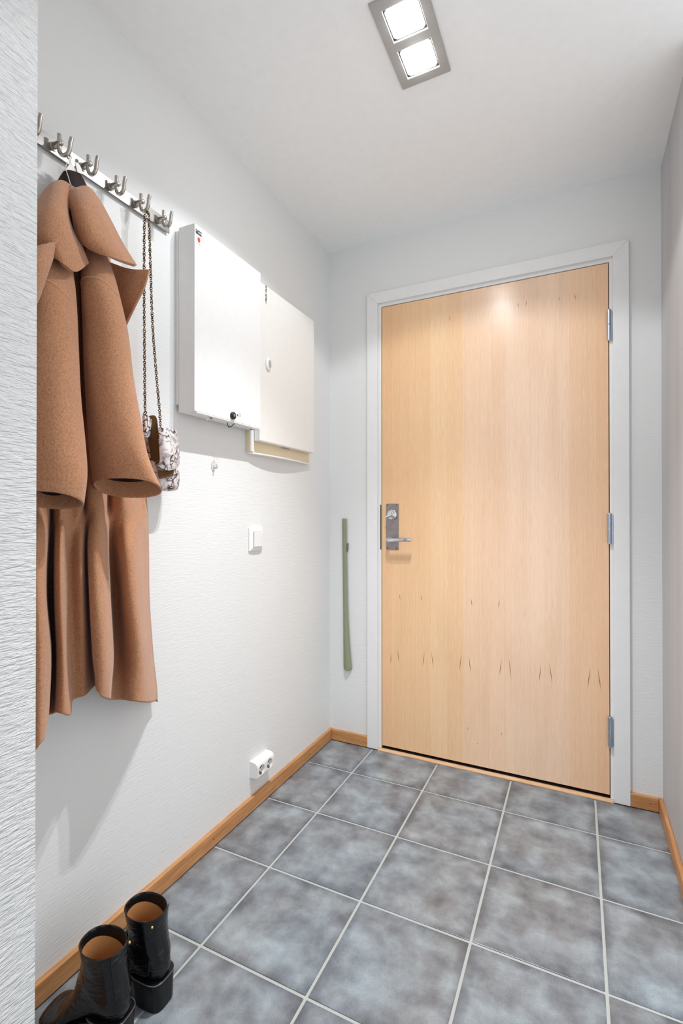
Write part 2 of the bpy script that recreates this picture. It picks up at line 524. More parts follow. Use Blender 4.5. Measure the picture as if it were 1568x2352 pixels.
# baseboards: oak strips with eased top edge, a thin dark joint under them
BT, BH, BZ = 0.0142, 0.054, 0.0025
def board(name, a, b, mat):
    o = struct(box(name, a, b, mat, bevel=0.003, seg=3))
    return o
def nails(parent, pts, ax):
    for p in pts:
        q = Vector(p) + Vector(ax) * 0.0006
        G().cyl(p, q, 0.0016, 10).obj('nail_head', M['dark'], parent)
bl = board('baseboard_left', (0.0, NY, BZ), (BT, 0.0, BH), M['oak_y'])
nails(bl, [(BT, -0.235, 0.026), (BT, -0.88, 0.03)], (1, 0, 0))
bb = board('baseboard_back', (BT, -BT, BZ), (0.2045, 0.0, BH), M['oak_x'])
nails(bb, [(0.045, -BT, 0.033), (0.165, -BT, 0.03)], (0, -1, 0))
bc = board('baseboard_back_right', (1.2868, -BT, BZ), (RW - BT, 0.0, BH), M['oak_x'])
nails(bc, [(1.35, -BT, 0.03)], (0, -1, 0))
br = board('baseboard_right', (RW - BT, -0.56, BZ), (RW, 0.0, BH), M['oak_y'])
board('baseboard_near', (NX, YB, BZ), (NX + BT, NY, BH), M['oak_y'])
board('baseboard_near_end', (BT, NY, BZ), (NX + BT, NY + BT, BH), M['oak_x'])

# ------------------------------------------------------------------ the entrance door
door = bpy.data.objects.new('door_1', None)
C.objects.link(door)
door.location = (0.745, 0.0, 0.0)
door['kind'] = 'structure'
door['label'] = 'pale orange wooden entrance door in a white frame at the end of the hall'
leaf = box('door_leaf', (DX0, 0.002, 0.0215), (DX1, 0.05, DZ1), M['veneer'], door, bevel=0.0012)
# white casing: two uprights and a head, mitre joints as hairlines
CT = 0.0145
CX0, CX1, CZ1 = 0.2052, 1.2862, 2.1615
def prism(name, poly, y0, y1, mat, parent, bevel=0.002):
    n = len(poly)
    v = [(x, y0, z) for x, z in poly] + [(x, y1, z) for x, z in poly]
    f = [tuple(range(n)), tuple(range(2 * n - 1, n - 1, -1))] + [(i, (i + 1) % n, n + (i + 1) % n, n + i) for i in range(n)]
    return obj(name, v, f, mat, parent, bevel=bevel)
e = 0.0004
prism('casing', [(CX0, 0.004), (JX0, 0.004), (JX0, JZ1 - e), (CX0, CZ1 - e)], -CT, 0.0, M['white_paint'], door, bevel=0.0007)
prism('casing', [(CX1, 0.004), (JX1, 0.004), (JX1, JZ1 - e), (CX1, CZ1 - e)], -CT, 0.0, M['white_paint'], door, bevel=0.0007)
prism('casing', [(CX0, CZ1), (JX0, JZ1), (JX1, JZ1), (CX1, CZ1)], -CT, 0.0, M['white_paint'], door, bevel=0.0007)
JG = 0.0028
prism('jamb', [(JX0 - 0.02, 0.0), (DX0 - JG, 0.0), (DX0 - JG, DZ1 + JG), (DX1 + JG, DZ1 + JG), (DX1 + JG, 0.0), (JX1 + 0.02, 0.0), (JX1 + 0.02, JZ1 + 0.02), (JX0 - 0.02, JZ1 + 0.02)], 0.0, 0.1, M['white_paint'], door, bevel=0.0015)
g = G().box((DX0 - JG, 0.055, 0.0), (DX1 + JG, 0.1, DZ1 + JG))
g.obj('gap_shade_backing', M['dark'], door)  # added dark backing, paints the shade in the gaps round the leaf
# threshold strip with a rounded front
ring = lambda x: [(x, -0.0165, 0.0), (x, -0.0165, 0.004), (x, -0.0135, 0.0085), (x, -0.008, 0.0105), (x, 0.0, 0.0105), (x, 0.0, 0.0)]
G().loft([ring(JX0 + 0.001), ring(JX1 - 0.001)]).obj('threshold', M['oak_pale'], door, bevel=0.001)
box('under_door_shade', (DX0 - JG, 0.0005, 0.0), (DX1 + JG, 0.054, 0.009), M['dark'], door)  # dark fill painting the shaded gap under the leaf
# strike plate seen in the gap beside the lock
box('strike_plate', (DX0 - 0.0075, -0.0006, 0.945), (DX0 - 0.0029, 0.002, 1.157), M['dark'], door)
# hinges
for z0, z1 in ((1.784, 1.907), (0.996, 1.1165), (0.210, 0.331)):
    zm = z0 + 0.515 * (z1 - z0)
    xc = DX1 + 0.0018
    hb = G()
    hb.cyl((xc, -0.0075, z0 + 0.003), (xc, -0.0075, zm - 0.0008), 0.0082, 20).cyl((xc, -0.0075, zm + 0.0008), (xc, -0.0075, z1 - 0.003), 0.0082, 20)
    h = hb.obj('hinge', M['zinc'], door, smooth=False, bevel=0.0012)
    G().cyl((xc, -0.0075, z0), (xc, -0.0075, z1), 0.0066, 16).obj('hinge_pin', M['chrome'], h)
    box('barrel_shade', (xc + 0.003, -0.0022, z0 + 0.002), (xc + 0.0125, 0.0008, z1 - 0.012), M['zinc'], h, bevel=0.0006)  # small plate standing in for the barrel's shadow on the jamb
# lock plate, cylinder, thumb turn, lever
PX0, PX1, PZ0, PZ1 = 0.2960, 0.3582, 0.9460, 1.1610
lp = box('lock_plate', (PX0, -0.0018, PZ0), (PX1, 0.002, PZ1), M['plate'], door)
md = lp.modifiers.new('bevel', 'BEVEL'); md.width = 0.004; md.segments = 3; md.limit_method = 'ANGLE'
for sx in (PX0 + 0.008, PX1 - 0.010):
    for sz in (PZ0 + 0.008, PZ1 - 0.006):
        G().cyl((sx, -0.0018, sz), (sx, -0.0025, sz), 0.0027, 12).obj('screw', M['dark'], lp)
kx, kz = 0.3275, 1.1100
cy = G().tube([(kx, -0.001, kz), (kx, -0.008, kz), (kx, -0.012, kz), (kx, -0.0135, kz)], [0.0245, 0.0245, 0.023, 0.019], 32).obj('lock_rosette', M['chrome'], door, smooth=True)
G().tube([(kx - 0.002, -0.013, kz), (kx - 0.002, -0.024, kz), (kx - 0.002, -0.026, kz)], [0.0165, 0.0165, 0.014], 28).obj('lock_cylinder', M['chrome'], cy, bevel=0.001)
tt = box('thumb_turn', (-0.019, -0.036, -0.0075), (0.016, -0.0262, 0.0065), M['chrome'], cy, bevel=0.003)
tt.matrix_parent_inverse = Matrix.Identity(4)
tt.matrix_local = Matrix.Translation((kx - 0.004, 0, kz - 0.003)) @ Matrix.Rotation(math.radians(-22), 4, 'Y')
for dx in (-0.006, 0.005):
    G().cyl((kx - 0.002 + dx, -0.0258, kz + 0.009), (kx - 0.002 + dx, -0.0268, kz + 0.009), 0.0016, 10).obj('pin_hole', M['dark'], cy)
hx, hz, hy = 0.3180, 0.9935, -0.0500
pts = [(hx, 0.0, hz), (hx, -0.030, hz)]
for a in range(0, 91, 15):
    t = math.radians(a)
    pts.append((hx + 0.018 - 0.018 * math.cos(t), -0.032 - 0.018 * math.sin(t), hz))
pts += [(0.3600, hy, hz + 0.001), (0.4000, hy, hz + 0.002), (0.4330, hy, hz + 0.003)]
lv = G().tube(pts, 0.0092, 18).obj('lever_handle', M['chrome'], door, smooth=True)
md = lv.modifiers.new('bevel', 'BEVEL'); md.width = 0.0015; md.segments = 2; md.limit_method = 'ANGLE'; md.angle_limit = math.radians(60)
G().tube([(hx, 0.0, hz), (hx, -0.006, hz)], [0.0125, 0.0115], 24).obj('handle_collar', M['chrome'], lv, bevel=0.0008)
# dark pointed flecks in the veneer (thin inlaid slivers, in metres on the leaf)
FL = [((0.3200, 0.0020, 0.4611), (0.3178, 0.0020, 0.4058)), ((0.3501, 0.0020, 0.4851), (0.3607, 0.0020, 0.4196)), ((0.4813, 0.0020, 0.4889), (0.4711, 0.0020, 0.4164)), ((0.5116, 0.0020, 0.4965), (0.5235, 0.0020, 0.4098)),
      ((0.6483, 0.0020, 0.5073), (0.6367, 0.0020, 0.4120)), ((0.6785, 0.0020, 0.4977), (0.6877, 0.0020, 0.4173)), ((0.8171, 0.0020, 0.5021), (0.8063, 0.0020, 0.4212)), ((0.8452, 0.0020, 0.5075), (0.8556, 0.0020, 0.4173)),
      ((0.9730, 0.0020, 0.5059), (0.9629, 0.0020, 0.4169)), ((1.0026, 0.0020, 0.5080), (1.0139, 0.0020, 0.4193)), ((1.1514, 0.0020, 0.5104), (1.1420, 0.0020, 0.4197)), ((1.1773, 0.0020, 0.5105), (1.1892, 0.0020, 0.4186)),
      ((0.3610, 0.0020, 0.7413), (0.3652, 0.0020, 0.7133)), ((0.4694, 0.0020, 0.7490), (0.4653, 0.0020, 0.7149)), ((0.6882, 0.0020, 0.7473), (0.6938, 0.0020, 0.7098)), ((0.8086, 0.0020, 0.7526), (0.8032, 0.0020, 0.7114)),
      ((0.5964, 0.0020, 1.9988), (0.5983, 0.0020, 1.9713)), ((1.0432, 0.0020, 1.9971), (1.0416, 0.0020, 1.9762)), ((1.0991, 0.0020, 2.0002), (1.1021, 0.0020, 1.9681)), ((0.8828, 0.0020, 2.0028), (0.8879, 0.0020, 1.9798)), ((0.9189, 0.0020, 2.0032), (0.9154, 0.0020, 1.9784)),
      ((0.6743, 0.0020, 0.1857), (0.6743, 0.0020, 0.1667)), ((0.8165, 0.0020, 0.1885), (0.8147, 0.0020, 0.1715)), ((0.3285, 0.0020, 0.1632), (0.3306, 0.0020, 0.1534)), ((0.7096, 0.0020, 0.1188), (0.7207, 0.0020, 0.1173))]
g = G()
for a, b in FL:
    a, b = Vector(a), Vector(b)
    d = (b - a); L_ = d.length; d.normalize(); s = Vector((d.z, 0, -d.x))
    wd = min(0.0026, L_ * 0.06 + 0.0008)
    c = a * 0.45 + b * 0.55
    y = Vector((0, -0.0004, 0))
    v = [a, c + s * wd * 0.5 + y, b, c - s * wd * 0.5 + y]
    g.add(v, [(0, 1, 2, 3)])
g.obj('grain_flecks', M['fleck'], leaf)

# ------------------------------------------------------------------ recessed twin ceiling spot
cl = thing('ceiling_light', 'square recessed twin spotlight with two lit lamps in a grey metal frame on the ceiling', 'ceiling light', (0.7045, -0.8825, H))
fr = box('frame', (LX0, LY0, H - 0.006), (LX1, LY1, H + 0.002), M['lampframe'], cl)
holes = []
WY = ((-0.991, -0.8965), (-0.8685, -0.774))
for y0, y1 in WY:
    holes.append(G().box((0.657, y0, H - 0.03), (0.752, y1, H + 0.03)))
cut(fr, holes)
md = fr.modifiers.new('bevel', 'BEVEL'); md.width = 0.0012; md.segments = 2; md.limit_method = 'ANGLE'
g = G()
a, b = (cx0 + 0.001, cy0 + 0.001), (cx1 - 0.001, cy1 - 0.001)
t = 0.003
g.box((a[0], a[1], H + 0.075), (b[0], b[1], H + 0.078)).box((a[0], a[1], H + 0.002), (a[0] + t, b[1], H + 0.075)).box((b[0] - t, a[1], H + 0.002), (b[0], b[1], H + 0.075)).box((a[0], a[1], H + 0.002), (b[0], a[1] + t, H + 0.075)).box((a[0], b[1] - t, H + 0.002), (b[0], b[1], H + 0.075)).box((a[0], -0.884, H + 0.002), (b[0], -0.881, H + 0.075))
g.obj('housing', M['white_paint'], cl)
for (y0, y1), ly in zip(WY, (-0.9440, -0.8215)):
    lx = 0.7045
    R = 0.040
    g = G()
    n = 32
    sq = [(0.660, y0 + 0.003), (0.749, y0 + 0.003), (0.749, y1 - 0.003), (0.660, y1 - 0.003)]
    # square bezel plate with a round opening
    ringo = []; ringi = []
    for k in range(n):
        t_ = 2 * math.pi * (k + 0.5) / n
        c_, s_ = math.cos(t_), math.sin(t_)
        q = 0.0445 / max(abs(c_), abs(s_))
        ringo.append((lx + c_ * q, (y0 + y1) / 2 + s_ * q)); ringi.append((lx + c_ * R * 0.93, (y0 + y1) / 2 + s_ * R * 0.93))
    z0, z1 = H - 0.002, H + 0.002
    v = [(x, y, z0) for x, y in ringo] + [(x, y, z0 + 0.0005) for x, y in ringi] + [(x, y, z1) for x, y in ringi] + [(x, y, z1) for x, y in ringo]
    f = []
    for r_ in range(4):
        for k in range(n):
            f.append((r_ * n + k, r_ * n + (k + 1) % n, ((r_ + 1) % 4) * n + (k + 1) % n, ((r_ + 1) % 4) * n + k))
    bz = obj('bezel', v, f, M['reflector'], cl)
    yc = (y0 + y1) / 2
    G().loft([[(lx + math.cos(2 * math.pi * k / n) * r_, yc + math.sin(2 * math.pi * k / n) * r_, z_) for k in range(n)] for r_, z_ in ((0.036, H + 0.001), (0.033, H + 0.012), (0.024, H + 0.03), (0.012, H + 0.042))], False, True).obj('reflector', M['reflector'], bz, smooth=True)
    bl_ = G().loft([[(lx + math.cos(2 * math.pi * k / n) * r_, yc + math.sin(2 * math.pi * k / n) * r_, z_) for k in range(n)] for r_, z_ in ((0.0335, H + 0.002), (0.0335, H - 0.006), (0.026, H - 0.0125), (0.012, H - 0.016))], True, True).obj('lamp_lens', M['bulb'], cl, smooth=True)
    # each halogen lamp: its narrow beam and the wide spill cut off by the reflector rim
    lamp('lamp_beam', 'SPOT', (lx, yc, H - 0.020), 60.0, (0.965, 0.985, 1.0), (0, 0, 0), spot_size=math.radians(86), spot_blend=1.0, shadow_soft_size=0.008)
    lamp('lamp_spill', 'SPOT', (lx, yc, H - 0.020), 9.2, (0.965, 0.985, 1.0), (0, 0, 0), spot_size=math.radians(134), spot_blend=0.16, shadow_soft_size=0.008)

# ------------------------------------------------------------------ coat rack
rack = thing('coat_rack', 'brushed steel coat rail with curved double hooks screwed to the white wall', 'coat rack', (0.0, -1.32, 1.97))
RZ0, RZ1 = 1.9520, 1.9885
box('rail', (0.007, -1.61, RZ0), (0.0105, -1.074, RZ1), M['rail'], rack, bevel=0.0005)
for y in (-1.60, -1.395, -1.085):
    s = G().cyl((0.0, y, 1.970), (0.007, y, 1.970), 0.006, 14).obj('wall_spacer', M['hook'], rack)
for y in (-1.3955, -1.109):
    s = G().tube([(0.0105, y, 1.970), (0.0125, y, 1.970), (0.0132, y, 1.970)], [0.0065, 0.0062, 0.004], 18).obj('rail_screw', M['chrome'], rack, smooth=True)
    G().box((0.0131, y - 0.0036, 1.9694), (0.0136, y + 0.0036, 1.9706)).box((0.0131, y - 0.0006, 1.9664), (0.0136, y + 0.0006, 1.9736)).obj('screw_slot', M['dark'], s)
HOOKS = [(-1.4985, 0.05), (-1.4345, 0.35), (-1.3600, 0.08), (-1.2790, 0.05), (-1.2000, 0.05), (-1.1190, 0.05)]
def hook(y, yaw):
    z = 1.968
    peg = G().tube([(0.0105, y, z), (0.013, y, z), (0.0135, y, z), (0.036, y, z), (0.041, y, z), (0.0425, y, z)], [0.0095, 0.0095, 0.0068, 0.0068, 0.0058, 0.003], 20).obj('hook', M['hook'], rack, smooth=True)
    md = peg.modifiers.new('e', 'EDGE_SPLIT'); md.split_angle = math.radians(40)
    pts = [(0.0, 0, 0.022), (0.0, 0, 0.0), (0.0, 0, -0.012)]
    for a in range(15, 166, 15):
        t = math.radians(a)
        pts.append((0.0130 - 0.0130 * math.cos(t), 0, -0.012 - 0.0165 * math.sin(t)))
    pts += [(0.0275, 0, 0.0), (0.0310, 0, 0.0115)]
    ca, sa = math.cos(yaw), math.sin(yaw)
    pts = [(0.0325 + p[0] * ca, y + p[0] * sa, z + p[2]) for p in pts]
    rod = G().tube(pts, 0.0046, 14).obj('hook_rod', M['hook'], peg, smooth=True)
    md = rod.modifiers.new('b', 'BEVEL'); md.width = 0.0012; md.segments = 2; md.limit_method = 'ANGLE'; md.angle_limit = math.radians(60)
for y, yaw in HOOKS:
    hook(y, yaw)

# ------------------------------------------------------------------ the camel coat
coat = thing('coat', 'long camel wool coat with wide lapels hanging from the steel coat rail', 'coat', (0.08, -1.42, 0.6))
# body: pleated front, closed round the back against the wall
BODY = [
 [(0.0500, -1.4639, 1.7165), (0.0800, -1.4798, 1.7013), (0.1000, -1.4853, 1.6937), (0.1000, -1.4755, 1.6986), (0.1100, -1.4764, 1.6958), (0.1200, -1.4774, 1.6929), (0.1200, -1.4694, 1.6969), (0.1100, -1.4562, 1.7058), (0.1000, -1.4408, 1.7160), (0.0900, -1.4273, 1.7252), (0.0900, -1.4230, 1.7273), (0.0900, -1.4143, 1.7317), (0.1000, -1.4107, 1.7311), (0.1000, -1.4018, 1.7355), (0.1100, -1.4004, 1.7338), (0.1100, -1.3913, 1.7383), (0.1000, -1.3743, 1.7493), (0.0900, -1.3594, 1.7592), (0.0700, -1.3375, 1.7750), (0.0400, -1.3073, 1.7973)],
 [(0.0500, -1.5005, 1.5657), (0.0800, -1.5081, 1.5571), (0.0900, -1.5033, 1.5571), (0.0800, -1.4872, 1.5652), (0.0900, -1.4861, 1.5638), (0.1000, -1.4830, 1.5631), (0.1000, -1.4692, 1.5685), (0.0900, -1.4480, 1.5785), (0.0800, -1.4283, 1.5881), (0.0550, -1.3994, 1.6039), (0.0550, -1.3927, 1.6065), (0.0600, -1.3896, 1.6068), (0.0800, -1.3886, 1.6034), (0.0900, -1.3824, 1.6039), (0.1000, -1.3786, 1.6036), (0.1000, -1.3669, 1.6081), (0.0900, -1.3494, 1.6168), (0.0800, -1.3328, 1.6251), (0.0600, -1.3103, 1.6375), (0.0300, -1.2806, 1.6546)],
 [(0.0600, -1.5245, 1.3701), (0.1000, -1.5312, 1.3642), (0.1000, -1.5129, 1.3683), (0.0800, -1.4886, 1.3760), (0.0900, -1.4836, 1.3761), (0.1000, -1.4766, 1.3766), (0.0950, -1.4591, 1.3811), (0.0850, -1.4376, 1.3870), (0.0700, -1.4119, 1.3945), (0.0500, -1.3885, 1.4020), (0.0500, -1.3816, 1.4035), (0.0700, -1.3851, 1.4006), (0.0900, -1.3796, 1.3996), (0.0900, -1.3608, 1.4039), (0.0900, -1.3464, 1.4071), (0.1000, -1.3398, 1.4075), (0.1000, -1.3249, 1.4109), (0.0800, -1.2953, 1.4198), (0.0600, -1.2704, 1.4276), (0.0300, -1.2379, 1.4383)],
 [(0.0900, -1.5511, 1.2188), (0.1100, -1.5370, 1.2192), (0.1050, -1.5120, 1.2219), (0.0800, -1.4823, 1.2260), (0.0900, -1.4812, 1.2256), (0.1050, -1.4776, 1.2253), (0.0900, -1.4532, 1.2284), (0.0900, -1.4407, 1.2296), (0.0850, -1.4180, 1.2320), (0.0700, -1.3959, 1.2349), (0.0850, -1.3992, 1.2339), (0.1050, -1.3907, 1.2338), (0.0950, -1.3620, 1.2370), (0.0700, -1.3299, 1.2413), (0.0800, -1.3231, 1.2415), (0.0950, -1.3126, 1.2419), (0.0850, -1.2779, 1.2457), (0.0600, -1.2367, 1.2509), (0.0450, -1.2148, 1.2538), (0.0300, -1.1926, 1.2567)],
 [(0.1000, -1.5568, 1.1300), (0.1250, -1.5462, 1.1299), (0.1200, -1.5206, 1.1304), (0.0750, -1.4778, 1.1316), (0.1000, -1.4886, 1.1312), (0.1250, -1.4910, 1.1309), (0.1050, -1.4623, 1.1316), (0.1000, -1.4475, 1.1319), (0.1100, -1.4338, 1.1320), (0.0800, -1.4008, 1.1328), (0.1100, -1.4154, 1.1323), (0.1250, -1.4025, 1.1324), (0.1100, -1.3735, 1.1331), (0.0600, -1.3229, 1.1344), (0.0850, -1.3269, 1.1341), (0.1100, -1.3186, 1.1340), (0.0900, -1.2712, 1.1350), (0.0550, -1.2162, 1.1363), (0.0500, -1.2000, 1.1366), (0.0300, -1.1742, 1.1372)],
 [(0.1300, -1.5746, 1.0613), (0.1700, -1.5741, 1.0622), (0.1550, -1.5431, 1.0604), (0.0800, -1.4838, 1.0559), (0.0900, -1.4836, 1.0561), (0.1300, -1.5065, 1.0581), (0.1600, -1.5146, 1.0592), (0.1300, -1.4795, 1.0568), (0.1250, -1.4650, 1.0561), (0.1450, -1.4570, 1.0561), (0.1000, -1.4121, 1.0530), (0.1500, -1.4441, 1.0556), (0.1700, -1.4349, 1.0556), (0.1400, -1.3913, 1.0529), (0.0600, -1.3189, 1.0477), (0.0750, -1.3134, 1.0478), (0.1200, -1.3256, 1.0494), (0.1200, -1.2946, 1.0479), (0.0750, -1.2311, 1.0439), (0.0300, -1.1724, 1.0402)],
 [(0.1600, -1.5923, 0.9556), (0.2000, -1.5886, 0.9580), (0.1750, -1.5557, 0.9512), (0.0700, -1.4817, 0.9323), (0.0700, -1.4709, 0.9307), (0.1500, -1.5214, 0.9442), (0.1800, -1.5280, 0.9473), (0.1450, -1.4906, 0.9391), (0.1400, -1.4753, 0.9365), (0.1650, -1.4693, 0.9374), (0.1200, -1.4223, 0.9270), (0.1800, -1.4632, 0.9375), (0.2000, -1.4547, 0.9377), (0.1650, -1.4042, 0.9275), (0.0600, -1.3122, 0.9060), (0.0650, -1.2945, 0.9036), (0.1250, -1.3270, 0.9129), (0.1400, -1.3092, 0.9113), (0.0900, -1.2415, 0.8974), (0.0300, -1.1705, 0.8823)],
 [(0.1600, -1.5871, 0.8472), (0.2100, -1.5905, 0.8542), (0.1750, -1.5458, 0.8385), (0.0700, -1.4716, 0.8066), (0.0700, -1.4656, 0.8051), (0.1500, -1.5165, 0.8279), (0.1800, -1.5231, 0.8333), (0.1500, -1.4899, 0.8211), (0.1400, -1.4730, 0.8156), (0.1550, -1.4565, 0.8132), (0.1200, -1.4144, 0.7981), (0.1800, -1.4556, 0.8161), (0.2000, -1.4459, 0.8161), (0.1600, -1.3907, 0.7970), (0.0600, -1.3042, 0.7626), (0.0700, -1.2905, 0.7603), (0.1200, -1.3070, 0.7707), (0.1350, -1.2886, 0.7679), (0.0900, -1.2254, 0.7462), (0.0300, -1.1562, 0.7211)],
 [(0.1700, -1.5895, 0.6931), (0.2100, -1.5901, 0.7173), (0.1750, -1.5490, 0.7201), (0.0800, -1.4866, 0.7085), (0.0800, -1.4730, 0.7133), (0.1550, -1.5205, 0.7413), (0.1800, -1.5210, 0.7412), (0.1600, -1.4938, 0.7332), (0.1400, -1.4728, 0.7461), (0.1500, -1.4516, 0.7503), (0.1200, -1.4087, 0.7524), (0.1800, -1.4503, 0.7683), (0.1950, -1.4418, 0.7540), (0.1650, -1.3980, 0.7312), (0.0800, -1.3267, 0.6962), (0.0800, -1.3013, 0.6882), (0.1200, -1.3068, 0.6906), (0.1300, -1.2825, 0.6813), (0.0900, -1.2179, 0.6523), (0.0300, -1.1450, 0.6321)],
 [(0.1700, -1.5893, 0.6504), (0.2100, -1.5900, 0.6835), (0.1800, -1.5591, 0.6826), (0.0900, -1.4988, 0.6773), (0.0900, -1.4816, 0.6830), (0.1600, -1.5247, 0.7120), (0.1800, -1.5199, 0.7094), (0.1650, -1.4943, 0.6982), (0.1400, -1.4727, 0.7155), (0.1500, -1.4515, 0.7202), (0.1250, -1.4103, 0.7231), (0.1800, -1.4481, 0.7351), (0.1900, -1.4400, 0.7181), (0.1650, -1.4013, 0.6971), (0.0900, -1.3384, 0.6613), (0.0800, -1.3025, 0.6485), (0.1200, -1.3067, 0.6533), (0.1300, -1.2824, 0.6434), (0.0900, -1.2134, 0.6128), (0.0300, -1.1418, 0.5829)],
]
def coat_body():
    rows = []
    for r in BODY:
        zr = [p[2] for p in r]
        back = [(0.014, r[-1][1] - 0.004, zr[-1]), (0.012, r[len(r) // 2 + 3][1], zr[len(r) // 2]), (0.012, r[4][1], zr[4]), (0.014, r[0][1] + 0.004, zr[0])]
        rows.append(list(r) + back + [r[0]])
    v, f = grid_surface(rows, 5)
    return obj('coat_body', v, f, M['wool'], coat, smooth=True)
cb = coat_body()
md = cb.modifiers.new('solid', 'SOLIDIFY'); md.thickness = 0.0035; md.offset = -1

def cloth_tube(name, rings, parent, mat, thick=0.004, n=36, seed=1, cuff=0.05):
    """a sleeve: elliptical rings (cx,cy,cz,half width,half depth,tilt), wrinkled a little, turned in at the cuff"""
    ax = Vector((R3[0][0], R3[1][0], 0)).normalized()            # across the wall, as the sleeve hangs
    fw = Vector((-ax.y, ax.x, 0)) * -1
    ctrl = [Vector(r[:3]) for r in rings]
    k = 6
    cs = spline(ctrl, k)
    wd = [v.x for v in spline([(r[3], 0, 0) for r in rings], k)]
    dp = [v.x for v in spline([(r[4], 0, 0) for r in rings], k)]
    tl = [v.x for v in spline([(r[5], 0, 0) for r in rings], k)]
    rnd = random.Random(seed)
    ph = [rnd.uniform(0, 6.28) for _ in range(6)]
    def ring(i, sc=1.0, dz=0.0, flat=1.0):
        out = []
        for j in range(n):
            t = 2 * math.pi * j / n
            c_, s_ = math.cos(t), math.sin(t)
            c2 = math.copysign(abs(c_) ** 0.85, c_); s2 = math.copysign(abs(s_) ** 0.9, s_)
            u = i / (len(cs) - 1)
            wob = 1 + (1 - u) ** 0.7 * 0.9 * (0.045 * math.sin(2 * t + ph[0] + 3.0 * u) + 0.03 * math.sin(3 * t + ph[1] - 9 * u) + 0.02 * math.sin(14 * u + ph[2] + t))
            p = cs[i] + ax * (c2 * wd[i] * sc) + fw * (s2 * dp[i] * sc * wob)
            p.z += tl[i] * s2 + dz
            out.append(p)
        return out
    rr = [ring(i) for i in range(len(cs))]
    last = len(cs) - 1
    rr += [ring(last, 0.985, -0.0018), ring(last, 0.95, -0.001), ring(last, 0.93, 0.004), ring(last - 3, 0.91), ring(last - 6, 0.88)]
    return rr, G().loft(rr, False, True).obj(name, mat, parent, smooth=True)

SR = [(0.1200, -1.4035, 1.7148, 0.0159, 0.0300, 0.0000), (0.1350, -1.4093, 1.6591, 0.0286, 0.0420, 0.0000), (0.1500, -1.4131, 1.6004, 0.0351, 0.0500, 0.0000), (0.1560, -1.4064, 1.5234, 0.0430, 0.0520, 0.0000), (0.1620, -1.4036, 1.4352, 0.0474, 0.0520, 0.0000), (0.1700, -1.3968, 1.3379, 0.0539, 0.0520, 0.0040), (0.1800, -1.3909, 1.2449, 0.0627, 0.0440, 0.0140), (0.1860, -1.3722, 1.1721, 0.0754, 0.0420, 0.0200)]
SL = [(0.1200, -1.5011, 1.6672, 0.0252, 0.0300, 0.0000), (0.1400, -1.5181, 1.6093, 0.0318, 0.0450, 0.0000), (0.1600, -1.5353, 1.5403, 0.0376, 0.0550, 0.0000), (0.1680, -1.5430, 1.4578, 0.0432, 0.0580, 0.0000), (0.1760, -1.5484, 1.3520, 0.0492, 0.0580, 0.0000), (0.1840, -1.5495, 1.2571, 0.0562, 0.0560, 0.0040), (0.1900, -1.5533, 1.1969, 0.0609, 0.0520, 0.0120), (0.1920, -1.5588, 1.1392, 0.0597, 0.0460, 0.0160)]
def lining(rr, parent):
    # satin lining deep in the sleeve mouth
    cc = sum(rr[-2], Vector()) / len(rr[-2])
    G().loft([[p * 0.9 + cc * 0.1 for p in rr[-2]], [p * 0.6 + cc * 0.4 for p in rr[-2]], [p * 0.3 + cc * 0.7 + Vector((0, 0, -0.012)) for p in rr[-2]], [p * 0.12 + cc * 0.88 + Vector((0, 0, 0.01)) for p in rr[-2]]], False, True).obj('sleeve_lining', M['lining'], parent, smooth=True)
rr, sl1 = cloth_tube('sleeve', SR, coat, M['wool'], seed=3)
lining(rr, sl1)
def seam(rr, i, parent, a=0.02, b=0.5, r=0.0016):
    n = len(rr[0])
    pts = []
    idx = [int(n * a) + q for q in range(int(n * (b - a)) + 1)]
    for q, j in enumerate(idx):
        t = q / (len(idx) - 1)
        up = 0.022 * math.sin(math.pi * t)
        p = rr[i][j % n]; pu = rr[i - 2][j % n]
        d = (pu - p)
        s = min(1.0, up / max(1e-6, d.z))
        pts.append(p + d * s)
    G().tube(pts, r, 6).obj('armhole_seam', M['seam'], parent, smooth=True)
seam(rr, 12, sl1)
rr2, sl2 = cloth_tube('sleeve', SL, coat, M['wool'], seed=8)
lining(rr2, sl2)
seam(rr2, 12, sl2)

# collar and lapels: thick doubled cloth
sheet('collar', [
 [(0.1250, -1.4830, 1.7802), (0.1320, -1.4741, 1.8003), (0.1320, -1.4569, 1.8210), (0.1150, -1.4276, 1.8465), (0.0850, -1.3931, 1.8691)],
 [(0.1500, -1.4847, 1.7519), (0.1680, -1.4858, 1.7592), (0.1700, -1.4672, 1.7768), (0.1500, -1.4333, 1.8039), (0.1100, -1.3881, 1.8353)],
 [(0.1520, -1.4801, 1.7281), (0.1870, -1.4896, 1.7138), (0.1950, -1.4725, 1.7246), (0.1750, -1.4309, 1.7553), (0.1300, -1.3771, 1.7934)],
 [(0.1550, -1.4752, 1.7012), (0.1920, -1.4792, 1.6790), (0.2050, -1.4616, 1.6829), (0.1900, -1.4196, 1.7077), (0.1450, -1.3570, 1.7470)],
 [(0.1600, -1.4687, 1.6893), (0.1880, -1.4630, 1.6707), (0.2000, -1.4353, 1.6663), (0.1900, -1.3876, 1.6786), (0.1500, -1.3212, 1.7101)]], M['wool'], coat, 0.009, soft=0.003)
